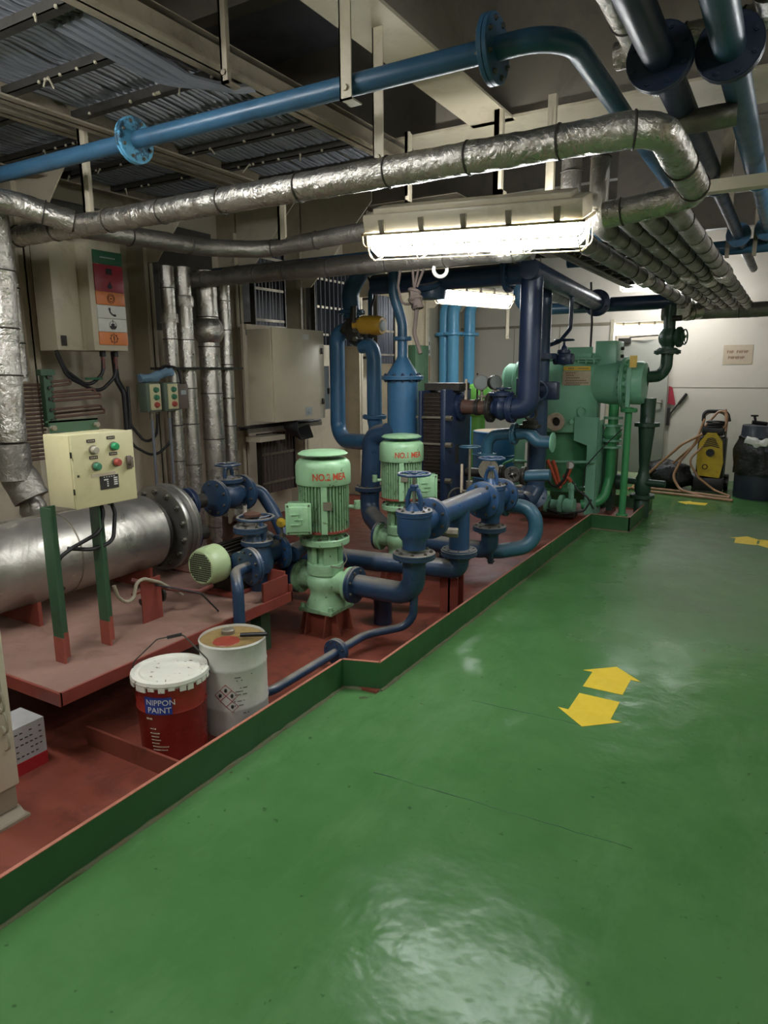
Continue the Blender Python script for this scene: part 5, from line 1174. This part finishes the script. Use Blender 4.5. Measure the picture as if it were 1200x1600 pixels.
# black riser with valve
bx_, by_ = -1.21, 8.0
t = run('black_riser', 'black pipe with elbow from the vessel cover to the overhead, valve in its middle', [(vx+.80, 7.8, 1.52), (-1.27, 8.0, 1.53), (bx_, by_, 1.62), (bx_, by_, 2.36)], .062, 'dark_metal', [((bx_, by_, 1.78), (0, 0, 1), .135), ((-1.40, 7.91, 1.52), (1, .4, 0), .12)], .14)
for o in t.children: o.data.materials[0] = M['dark_green']
t = globe('globe_valve', 'black rounded valve with side handwheel on the black riser', (bx_, by_, 1.93), (0, 0, 1), .12, .26, 'dark_green', .17, .075, (1, -.25, 0), sep=False, fls=(1, 0), fb=.1)
G().cyl((bx_+.04, by_-.05, 2.12), (bx_+.12, by_-.07, 2.12), .03, n=10).build('plug', 'dark_metal', t)
run('header_pipe', 'dark navy overhead pipe ending at the black riser', [(-2.25, 8.0, 2.30), (-1.16, 8.0, 2.30)], .075, 'navy')
tag(G().bb((vx+.72, vy-.30, 1.62), (vx+.79, vy-.285, 1.74)).build('yellow_tag', 'gauge_y', org=(vx+.75, vy-.3, 1.68)), 'yellow tag tied to the vessel cover flange', 'tag')
tag(G().tube(fillet([(vx+.28, 7.6, 1.84), (vx+.28, 7.6, 2.1), (vx+.25, 7.6, 2.5)], .1), .012, 8).build('cable', 'cable', org=(vx+.28, 7.6, 1.9)), 'black cable rising from the green vessel top', 'cable')

# ------------------------------------------------------------------ far wall things
t = thing('wall_sign', 'faded paper notice with two printed lines on the far wall', 'sign', (-.62, FY-.005, 1.8))
sx0, sx1 = -0.882, -0.608
G().bb((sx0-.05, FY-.006, 1.66), (sx1+.05, FY-.001, 1.93)).build('sheet', 'tan', t)
def strokes(s, u0, z, h, uw):   # blurred, unreadable lettering: upright and level strokes per letter
    g = G()
    for k, c in enumerate(s):
        if c == ' ': continue
        u = u0+k*uw
        g.bb((u, FY-.0075, z), (u+uw*.25, FY-.006, z+h))
        g.bb((u, FY-.0075, z+h*.4), (u+uw*.8, FY-.006, z+h*.6))
        if k % 2: g.bb((u+uw*.55, FY-.0075, z), (u+uw*.8, FY-.006, z+h))
        else: g.bb((u, FY-.0075, z+h*.85), (u+uw*.8, FY-.006, z+h))
    return g
tag(strokes('XXX XXXXX', sx0, 1.815, .04, (sx1-sx0)/9).build('print', 'ink_brown', t), kind='stuff')
tag(strokes('XXXXXXX', sx0+.02, 1.735, .04, (sx1-sx0)/9).build('print', 'ink_brown', t), kind='stuff')
tx = -1.566
t = thing('door_lever', 'dark slanting door lever with a red tag beside the grey door', 'lever', (tx, FY-.03, 1.0))
G().cyl((tx-.03, FY-.03, .92), (tx+.18, FY-.03, 1.22), .012, n=8).cyl((tx+.10, FY-.03, 1.1), (tx+.20, FY-.03, 1.25), .020, n=8).bb((tx-.05, FY-.04, .78), (tx-.01, FY-.005, 1.04)).build('bar', 'ink', t)
G().prism([(-.02, 0), (.09, -.02), (.03, .24), (-.02, .26)], (tx-.03, FY-.04, 1.10), (1, 0, 0), (0, 0, 1), (0, .006, 0)).build('red_tag', 'sign_red', t)
# pressure washer and its hose
wx, wy = -.88, 10.1
t = thing('pressure_washer', 'yellow and black pressure washer with looped handle by the far wall', 'pressure washer', (wx, wy, 0))
G().prism([(-.13, .22), (.13, .20), (.16, .40), (.13, .68), (.05, .78), (-.06, .78), (-.14, .66), (-.16, .42)], (wx, wy-.20, 0), (1, 0, 0), (0, 0, 1), (0, .14, 0)).build('cover', 'washer_y', t)
cv = t.children[0]
for k in range(5): G().tube(fillet([(wx-.10+.012*k, wy-.205, .60+.025*k), (wx, wy-.208, .625+.025*k), (wx+.10-.012*k, wy-.205, .60+.025*k)], .05), .007, 5).build('vent_slot', 'ink', cv)
G().cyl((wx+.0, wy-.235, .53), (wx+.0, wy-.2, .53), .05, n=16).build('dial', 'black', cv)
G().torus((wx-.05, wy-.205, .34), (0, 1, 0), .03, .006, 14, 5).build('emblem_ring', 'ink', cv)
G().bb((wx-.17, wy-.12, .03), (wx+.17, wy+.14, .72), .03).bb((wx-.18, wy-.22, .02), (wx+.18, wy-.05, .2), .02).box((wx, wy-.02, .80), (.26, .2, .12), None, .02).build('body', 'black', t)
G().tube(fillet([(wx-.14, wy+.06, .6), (wx-.14, wy+.06, 1.04), (wx+.14, wy+.06, 1.04), (wx+.14, wy+.06, .6)], .10), .016, 8).build('handle', 'dull_steel', t)
G().tube(fillet([(wx-.14, wy+.06, .92), (wx-.14, wy+.06, 1.05), (wx+.14, wy+.06, 1.05), (wx+.17, wy+.06, .92)], .08), .024, 8).build('grip', 'black', t)
for s_ in (-1, 1): G().cyl((wx+s_*.17, wy+.1, .11), (wx+s_*.22, wy+.1, .11), .11, n=18).build('wheel', 'black', t)
for k in range(3): G().torus((wx+.02, wy-.03, .86+.025*k), (0, .1*k, 1), .11, .013, 20, 6).build('cord_coil', 'cable', t)
g = G()
g.tube(fillet([(wx+.12, wy+.0, 1.08), (wx+.16, wy-.1, .85), (wx-.05, wy-.1, .80)], .08), .017, 8)
g.tube(fillet([(wx-.1, wy-.1, .86), (wx+.05, wy-.0, 1.07), (wx+.15, wy-.03, 1.03), (wx+.15, wy-.1, .8)], .08), .017, 8)
g.tube(fillet([(wx-.12, wy-.12, .76), (wx-.35, wy-.2, .62), (wx-.60, wy-.25, .36), (wx-.85, wy-.3, .08), (wx-.93, wy-.45, .02), (wx-.6, wy-.6, .02), (wx+.2, wy-.75, .02)], .12), .017, 8)
g.tube(fillet([(wx-.15, wy-.1, .70), (wx-.35, wy-.22, .40), (wx-.42, wy-.34, .2), (wx-.3, wy-.45, .05), (wx+.0, wy-.7, .02), (wx+.35, wy-.8, .02)], .18), .017, 8)
g.tube(fillet([(wx-.1, wy-.2, .6), (wx-.25, wy-.3, .42), (wx-.1, wy-.3, .2), (wx+.1, wy-.35, .06), (wx+.3, wy-.5, .02)], .12), .014, 8)
g.tube(fillet([(wx-.95, wy-.5, .02), (wx-.88, wy-.3, .02), (wx-.5, wy-.35, .02), (wx-.1, wy-.45, .02), (wx+.3, wy-.6, .02)], .1), .017, 8)
g.tube(fillet([(wx-.85, wy-.25, .02), (wx-.5, wy-.1, .3), (wx-.2, wy-.15, .62), (wx-.12, wy-.0, .95)], .2), .015, 8)
tag(g.build('hose', 'hose', org=(wx-.4, wy-.4, .0)), 'tan hose coiled over and around the yellow pressure washer', 'hose')
def lumpy(c, sc, seed, amp=.12, n=28):
    g = G().sphere((0, 0, 0), 1, (1, 1, 1), n)
    for i, p in enumerate(g.v):
        k = 1+amp*noise.noise(p*2.1+V(seed, 0, 0))+amp*.6*noise.noise(p*5+V(seed, 3, 0))
        q = Vector((p.x*sc[0]*k, p.y*sc[1]*k, p.z*sc[2]*k)); q.z = max(q.z, -sc[2]*.8); g.v[i] = q+V(c)
    return g
tag(lumpy((-1.42, 10.05, .17), (.34, .22, .20), 2, .25).build('bin_bag', 'bag', org=(-1.42, 10.05, .01), sharp=80), 'black shiny bin bag slumped on the deck behind the tan hose', 'bin bag')
# navy drum with bin bag over it, cut by the right edge
dx, dy = -0.593+.31, 9.702+.12
t = thing('waste_drum', 'navy waste drum draped in a black bin bag at the right edge', 'drum', (dx, dy, 0))
G().lathe([(0, .0), (.285, .0), (.29, .02), (.29, .3), (.298, .31), (.29, .32), (.29, .60), (.298, .61), (.26, .72), (.25, .90), (.245, .91), (.2, .9)], (dx, dy, 0), (0, 0, 1), 32).build('shell', 'drum_navy', t)
g = lumpy((0, 0, 0), (1, 1, 1), 7, .0, 40)
for i, p in enumerate(g.v):
    a = math.atan2(p.y, p.x); z = .52+.30*p.z*.9+.05*noise.noise(V(a*2, 0, 3)); r = .305+.035*noise.noise(V(a*3.5, z*4, 1))-.10*max(0, p.z-.35)
    rr = math.hypot(p.x, p.y); g.v[i] = V(dx, dy, z)+V(math.cos(a), math.sin(a), 0)*(r if rr > .5 else .22*rr/.5+.08)
g.build('bin_bag', 'bag', t, sharp=80)
G().foil([(dx-.18, dy-.24, .74), (dx-.02, dy-.28, .70), (dx+.15, dy-.24, .74)], .05, n=10, jit=.3, step=.03).build('clear_sheet', 'white', t)
t = thing('spray_nozzle', 'small black nozzle lying on top of the navy waste drum', 'nozzle', (dx-.08, dy-.05, .91))
G().cyl((dx-.14, dy-.1, .95), (dx+.02, dy-.05, .93), .025, n=8).cyl((dx-.10, dy-.09, .94), (dx-.12, dy-.1, 1.03), .016, n=8).cyl((dx-.16, dy-.11, 1.03), (dx-.08, dy-.09, 1.03), .012, n=6).build('body', 'black', t)
tag(G().tube(fillet([(dx+.0, dy-.05, .92), (dx+.15, dy, 1.0), (dx+.35, dy+.1, .9)], .1), .014, 8).build('hose', 'hose', org=(dx, dy, .9)), 'short tan hose leaving the nozzle on the navy drum', 'hose')

# ------------------------------------------------------------------ overhead: blue transverse pipe and hangers
BY, BZ = 2.35, 2.63
t = run('overhead_pipe', 'blue overhead pipe crossing above the foil pipe and bending away', [(-4.9, BY, BZ), (-.72, BY, BZ), (-.72, 4.6, BZ)], .037, 'ovblue', [((-0.960, BY, BZ), (1, 0, 0), .105)], .15, n=20, sep=True)
fx = -2.682
f = flange(t, (fx, BY, BZ), (1, 0, 0), .098, 'flake_blue', .016, 8, True)
def hanger(label, x, y, z0, z1, w=.05, d=.006, mat='cream', foot=True):
    t = thing('pipe_hanger', label, 'hanger', (x, y, z1))
    G().bb((x-w/2, y-d/2, z0), (x+w/2, y+d/2, z1)).build('strap_bar', mat, t)
    G().bb((x-w/2, y-d/2, z0), (x-w/2+d, y+.045, z1)).build('angle_leg', mat, t)
    if foot: G().bb((x-w/2, y-d/2, z0), (x+w/2, y+.07, z0+d)).cyl((x, y-.012, z0+.04), (x, y+.01, z0+.04), .012, n=6).build('clip', mat, t)
    return t
hanger('cream flat hanger bolted over the blue pipe below the girder', -1.505, 2.30, 2.565, 3.70)
hanger('dark angle hanger above the blue pipe over the cable tray', -2.115, 2.34, 2.75, 3.70, .035, .01, 'cream_dirty')
hanger('cream angle hanger from girder face to the foil pipe', -1.62, 2.72, 2.45, 2.985, .05, .006)
hanger('round gusseted hanger at the right end of the near lamp', -1.215, 3.80, 2.50, 2.985, .042, .03)
hanger('square hanger behind the foil pipe above the lamp middle', -1.525, 3.85, 2.55, 2.985, .05, .03)
hanger('short hanger with top pad near the left end of the lamp', -2.12, 3.9, 2.58, 2.985, .03, .02)
hanger('cream channel hanger above the left foil pipe junction', -3.44, 2.66, 2.44, 2.9, .06, .02, 'cream')
hanger('cream hanger dropping to the second foil run beside the cable tray', -3.05, 3.86, 2.40, 2.75, .06, .02, 'cream')
hanger('thin cream strip hanging free beside the short lamp', -3.516, 9.35, 2.025, 3.46, .05, .006, 'cream')
# ------------------------------------------------------------------ foil lagged pipes
foilrun('insulated_pipe', 'long bright foil lagged pipe crossing the picture under the blue pipe', [(-4.95, 2.6, 2.39), (-.47, 2.6, 2.39), (-.44, 3.45, 2.34), (-.84, 3.45, 2.30)], .058, 'foil', .12, bands=.38, n=20, step=.03)
foilrun('insulated_pipe', 'foil lagged pipe sloping in from the top left edge to the junction', [(-4.0, 1.3, 2.52), (-3.6, 2.35, 2.47), (-3.45, 2.58, 2.40)], .062, 'foil', bands=.3)
foilrun('insulated_pipe', 'foil lagged pipe leaving the junction towards the wall risers', [(-3.45, 2.62, 2.38), (-3.42, 3.5, 2.40), (-3.2, 3.88, 2.42), (-2.0, 3.95, 2.50)], .055, 'foil_dull', .2, bands=.5)
foilrun('insulated_pipe', 'lower dull foil lagged pipe behind the lamp over the wall risers', [(-4.45, 4.4, 2.36), (-1.5, 4.4, 2.34)], .062, 'foil_dull', bands=.45)
foilrun('insulated_pipe', 'third dull foil lagged pipe tucked behind the others', [(-4.4, 4.75, 2.45), (-1.9, 4.75, 2.42)], .055, 'foil_dull', bands=.45)
foilrun('insulated_pipe', 'bright crinkled foil elbow under the middle of the near lamp', [(-1.70, 4.12, 2.36), (-1.62, 4.12, 2.29), (-1.48, 4.12, 2.29), (-1.42, 4.16, 2.37)], .06, 'foil', .08, bands=.2)
foilrun('insulated_pipe', 'foil lagged pipe entering from the top beside the blue flanged pipe', [(-.63, 1.2, 2.80), (-.63, 3.4, 2.80)], .055, 'foil', .1, bands=.5)
foilrun('insulated_pipe', 'dark foil pipe running behind the long foil pipe bend', [(-.86, 3.2, 2.56), (-.3, 3.25, 2.58)], .045, 'foil_dull', bands=.3)
foilrun('insulated_pipe', 'foil lagged pipe at the very top right edge of the picture', [(-.20, 1.9, 2.80), (-.20, 3.05, 2.82), (-.75, 3.1, 2.82)], .05, 'foil', .08, bands=.3)
BX = (-1.103, -0.912, -0.785, -0.675, -0.547)
for k, (x, y0, nm) in enumerate(zip(BX, (3.7, 3.52, 3.56, 3.56, 3.52), ('first from the left, shortest at its near end', 'second from the left, ending in the header', 'third, slimmest in the middle', 'fourth from the left, with crumpled near end', 'rightmost, next to the blue pipes'))):
    r = (.052, .046, .042, .048, .050)[k]
    t = foilrun('insulated_pipe', 'dull foil bundle pipe at right, '+nm, ([(x, y0+.1, 2.75), (x, y0+.1, 2.30), (x, 9.0, 2.30)] if k < 2 else [(x, y0-.08, 2.31), (x, 9.0, 2.30)]), r, 'foil_dull', group='right overhead foil bundle', bands=.42)
    G().foil([(x, 5.75+.3*(k % 2), 2.30), (x, 6.0+.3*(k % 2), 2.30)], r*1.28, n=16, jit=.06, step=.03).build('collar', 'foil', t, sharp=70)
foilrun('insulated_pipe', 'far crossing foil pipe at the end of the right bundle', [(-1.5, 9.3, 2.27), (.6, 9.3, 2.27)], .085, 'foil_dull', bands=.6)
foilrun('insulated_pipe', 'bulging foil elbow hanging at the far end of the bundle', [(BX[0], 8.0, 2.30), (BX[0]-.05, 8.5, 2.20), (BX[0]+.12, 8.6, 2.24)], .085, 'foil', .1, bands=.2)
# ------------------------------------------------------------------ blue pipes at the upper right
for lb, x, z, fy, ry, mat in (('left of two blue overhead pipes at top right, big dark flange', -.50, 2.63, 2.70, 4.6, 'navy'), ('right of two blue overhead pipes at top right, flanged', -.30, 2.66, 2.82, 4.75, 'ovblue')):
    t = thing('overhead_pipe', lb, 'pipe', (x, 2.5, z), 'two blue overhead pipes at top right')
    G().cyl((x, -3.0, z), (x, ry, z), .052, n=22).lathe([(.052, ry), (.06, ry+.01), (.06, ry+.04), (.04, ry+.09)], (x, 0, z), (0, 1, 0), 22).cyl((x, ry+.05, z), (x, 8.5, z), .040, n=18).build('pipe', mat, t)
    flange(t, (x, fy, z), (0, 1, 0), .108, 'navy', .02, 8, True, bm='bolt_blue')
    flange(t, (x, 6.35, z), (0, 1, 0), .09, 'ovblue', .018, 6, False)
    G().bb((x-.11, 6.6, 2.5), (x-.08, 6.63, 3.1)).build('hanger', 'cream_dirty', t)
tag(G().bb((-.60, 4.25, 2.52), (.6, 4.33, 2.58)).build('support_beam', 'cream', org=(0, 4.3, 2.55)), 'cream support angle under the two blue pipes at top right', 'support')
for x in (-.42, -.12, .2): tag(G().bb((x-.03, 4.26, 2.58), (x+.03, 4.30, 3.0)).build('support_post', 'cream_dirty', org=(x, 4.28, 3.0)), ('left', 'middle', 'right')[(-.42, -.12, .2).index(x)]+' brown post over the cream support angle at top right', 'support', 'posts of the cream support angle')
# dark blue headers behind the lamp
run('header_pipe', 'navy header pipe below the near lamp joining the thick riser', [(-3.3, 5.45, 2.35), (BR, 5.45, 2.35)], .085, 'dkblue', [((-2.05, 5.45, 2.36), (1, 0, 0), .15)], n=20)
run('header_pipe', 'blue overhead pipe just above the navy header', [(-4.98, 5.0, 2.50), (-.9, 5.0, 2.50)], .05, 'ovblue')
run('header_pipe', 'upper blue overhead pipe seen under the lamp at right', [(-2.0, 6.9, 2.62), (2.6, 6.9, 2.62)], .06, 'ovblue')
run('header_pipe', 'far blue overhead pipe beside the short lamp', [(-3.45, 9.6, 3.68), (-3.45, 9.6, 2.42), (-1.6, 9.6, 2.42)], .075, 'ovblue')
run('overhead_pipe', 'navy overhead pipe running from the thick riser to a far flange', [(BR+.02, 5.3, 2.36), (-1.93, 8.0, 2.30)], .080, 'navy', [((-1.925, 7.8, 2.305), (0, 1, 0), .14)], n=20)
run('overhead_pipe', 'second navy overhead pipe beside it, leaving the slimmer riser', [(-2.06, 6.35, 2.25), (-2.07, 6.42, 2.33), (-2.20, 8.2, 2.33)], .075, 'navy', fil=.12, n=18)
tag(G().torus((-2.74, 5.35, 2.30), (0, .3, -1), .1, .03, 20, 8).lathe([(.11, -.1), (.14, -.02), (.12, .06), (0, .07)], (-2.74, 5.45, 2.26), (0, 0, -1), 22).build('blind_end', 'dkblue', org=(-2.74, 5.4, 2.25)), 'dark blue round pipe cap below the header by the rope', 'pipe')
tag(G().torus((-2.142, 4.4, 2.27), (.5, -.86, 0), .045, .013, 24, 8).build('white_ring', 'white', org=(-2.2, 4.4, 2.24)), 'small white ring hanging under the near lamp', 'ring')
# rope
t = thing('rope', 'knotted hemp rope hanging below the left end of the lamp', 'rope', (-2.36, 4.3, 2.3))
g = G()
def strand(p): g.tube(fillet(p, .05), .009, 7)
rx, ry = -2.34, 4.40
strand([(rx-.10, ry, 2.36), (rx-.13, ry, 2.18), (rx-.10, ry, 2.06), (rx-.02, ry, 2.06)])
strand([(rx-.02, ry, 2.42), (rx-.01, ry, 2.25), (rx+.0, ry, 2.14)])
strand([(rx+.04, ry, 2.42), (rx+.03, ry, 2.28), (rx+.0, ry, 2.16)])
strand([(rx+.16, ry, 2.40), (rx+.08, ry, 2.30), (rx+.02, ry, 2.17)])
g.build('strands', 'rope', t)
G().torus((rx, ry, 2.14), (.2, .3, 1), .035, .015, 14, 7).torus((rx+.01, ry, 2.09), (-.3, .2, 1), .038, .016, 14, 7).foil([(rx, ry, 2.14), (rx+.03, ry, 2.02)], .04, n=10, jit=.25, step=.02).build('knot', 'rope', t)
G().tube(fillet([(rx+.02, ry, 2.03), (rx+.0, ry, 1.86), (rx+.05, ry, 1.72)], .1), .016, 8).build('tail', 'rope', t)

# ------------------------------------------------------------------ cable trays at the upper left
def tray(label, x0, x1, y0, y1, z, dy, ncab, ph=0):
    t = thing('cable_tray', label, 'cable tray', ((x0+x1)/2, y0, z), 'overhead cable trays')
    for x in (x0, x1): G().bb((x-.05, y0, z), (x+.05, y1, z+.01)).bb((x-.006, y0, z), (x+.006, y1, z+.10)).build('side_rail', 'cream_dirty', t)
    y = y0+ph
    while y < y1:
        G().bb((x0, y, z+.01), (x1, y+.04, z+.016)).bb((x0, y, z+.01), (x1, y+.005, z+.05)).build('rung', 'dark_metal', t)
        for k in range(random.randint(3, 7)):
            xx = random.uniform(x0+.08, x1-.08)
            if random.random() < .3: G().tube([(xx, y-.004, z+.02), (xx+random.uniform(-.06, .06), y-.01, z-random.uniform(.01, .04))], .004, 5).build('cable_tie', 'cable_cream', t)
            G().sphere((xx, y-.004, z+.012), .009, n=6).build('tie_head', 'cable_cream', t)
        y += dy
    g = G()
    for k in range(ncab):
        x = x0+.06+(x1-x0-.12)*k/(ncab-1)+random.uniform(-.006, .006); r = random.choice((.009, .012, .014))
        p = []; yy = y0
        while yy <= y1+.01:
            p.append((x+random.uniform(-.008, .008), yy, z+.055+r+(0 if len(p) % 2 else -.012)+random.uniform(0, .01))); yy += dy/2
        g.tube(p, r, 6)
    tag(g.build('cables', 'cable_grey', t), kind='stuff')
    G().bb((x0, y0, z+.13), (x1, y1, z+.135)).build('cover_sheet', 'cream_dirty', t)
    return t
tray('wide overhead cable tray with hanging ties at the upper left', -3.30, -2.24, -1.5, 4.2, 2.85, .36, 26, .03)
tray('second cable tray left of the wide one, close to the wall', -4.45, -3.55, .6, 4.4, 2.88, .42, 18, .1)
tray('small cable tray with lit cables behind the long foil pipe', -2.75, -2.05, 4.45, 6.6, 2.62, .3, 14, .05)
tray('cable tray under the overhead behind the right end of the lamp', -1.75, -1.15, 5.2, 8.6, 2.52, .34, 12, .05)
g = G()
for k in range(4): g.tube(fillet([(-2.55+.05*k, 1.9, 2.90), (-2.5+.06*k, 2.35, 2.84-.01*k), (-2.32+.03*k, 2.5, 2.83-.01*k), (-2.28, 2.9, 2.95)], .2, 6), .02, 8)
tag(g.build('cable_loop', 'cable_grey', org=(-2.4, 2.3, 2.9)), 'thick grey cables curving over the edge of the wide cable tray', 'cable')
tag(G().bb((-4.6, 2.2, 2.62), (-4.3, 2.45, 2.95), .01).build('dark_box', 'dark_metal', org=(-4.45, 2.3, 2.7)), 'dark box on the wall top behind the blue pipe at left', 'box')
t = thing('loud_speaker', 'dark round horn speaker above the alarm cabinet', 'speaker', (-4.4, 3.5, 2.55))
G().lathe([(.04, 0), (.06, .08), (.10, .16), (.11, .17), (.0, .12)], (-4.5, 3.45, 2.62), (1, -.4, -.15), 22).build('horn', 'dark_metal', t)
G().bb((-4.95, 3.42, 2.58), (-4.5, 3.47, 2.64)).build('bracket', 'dark_metal', t)
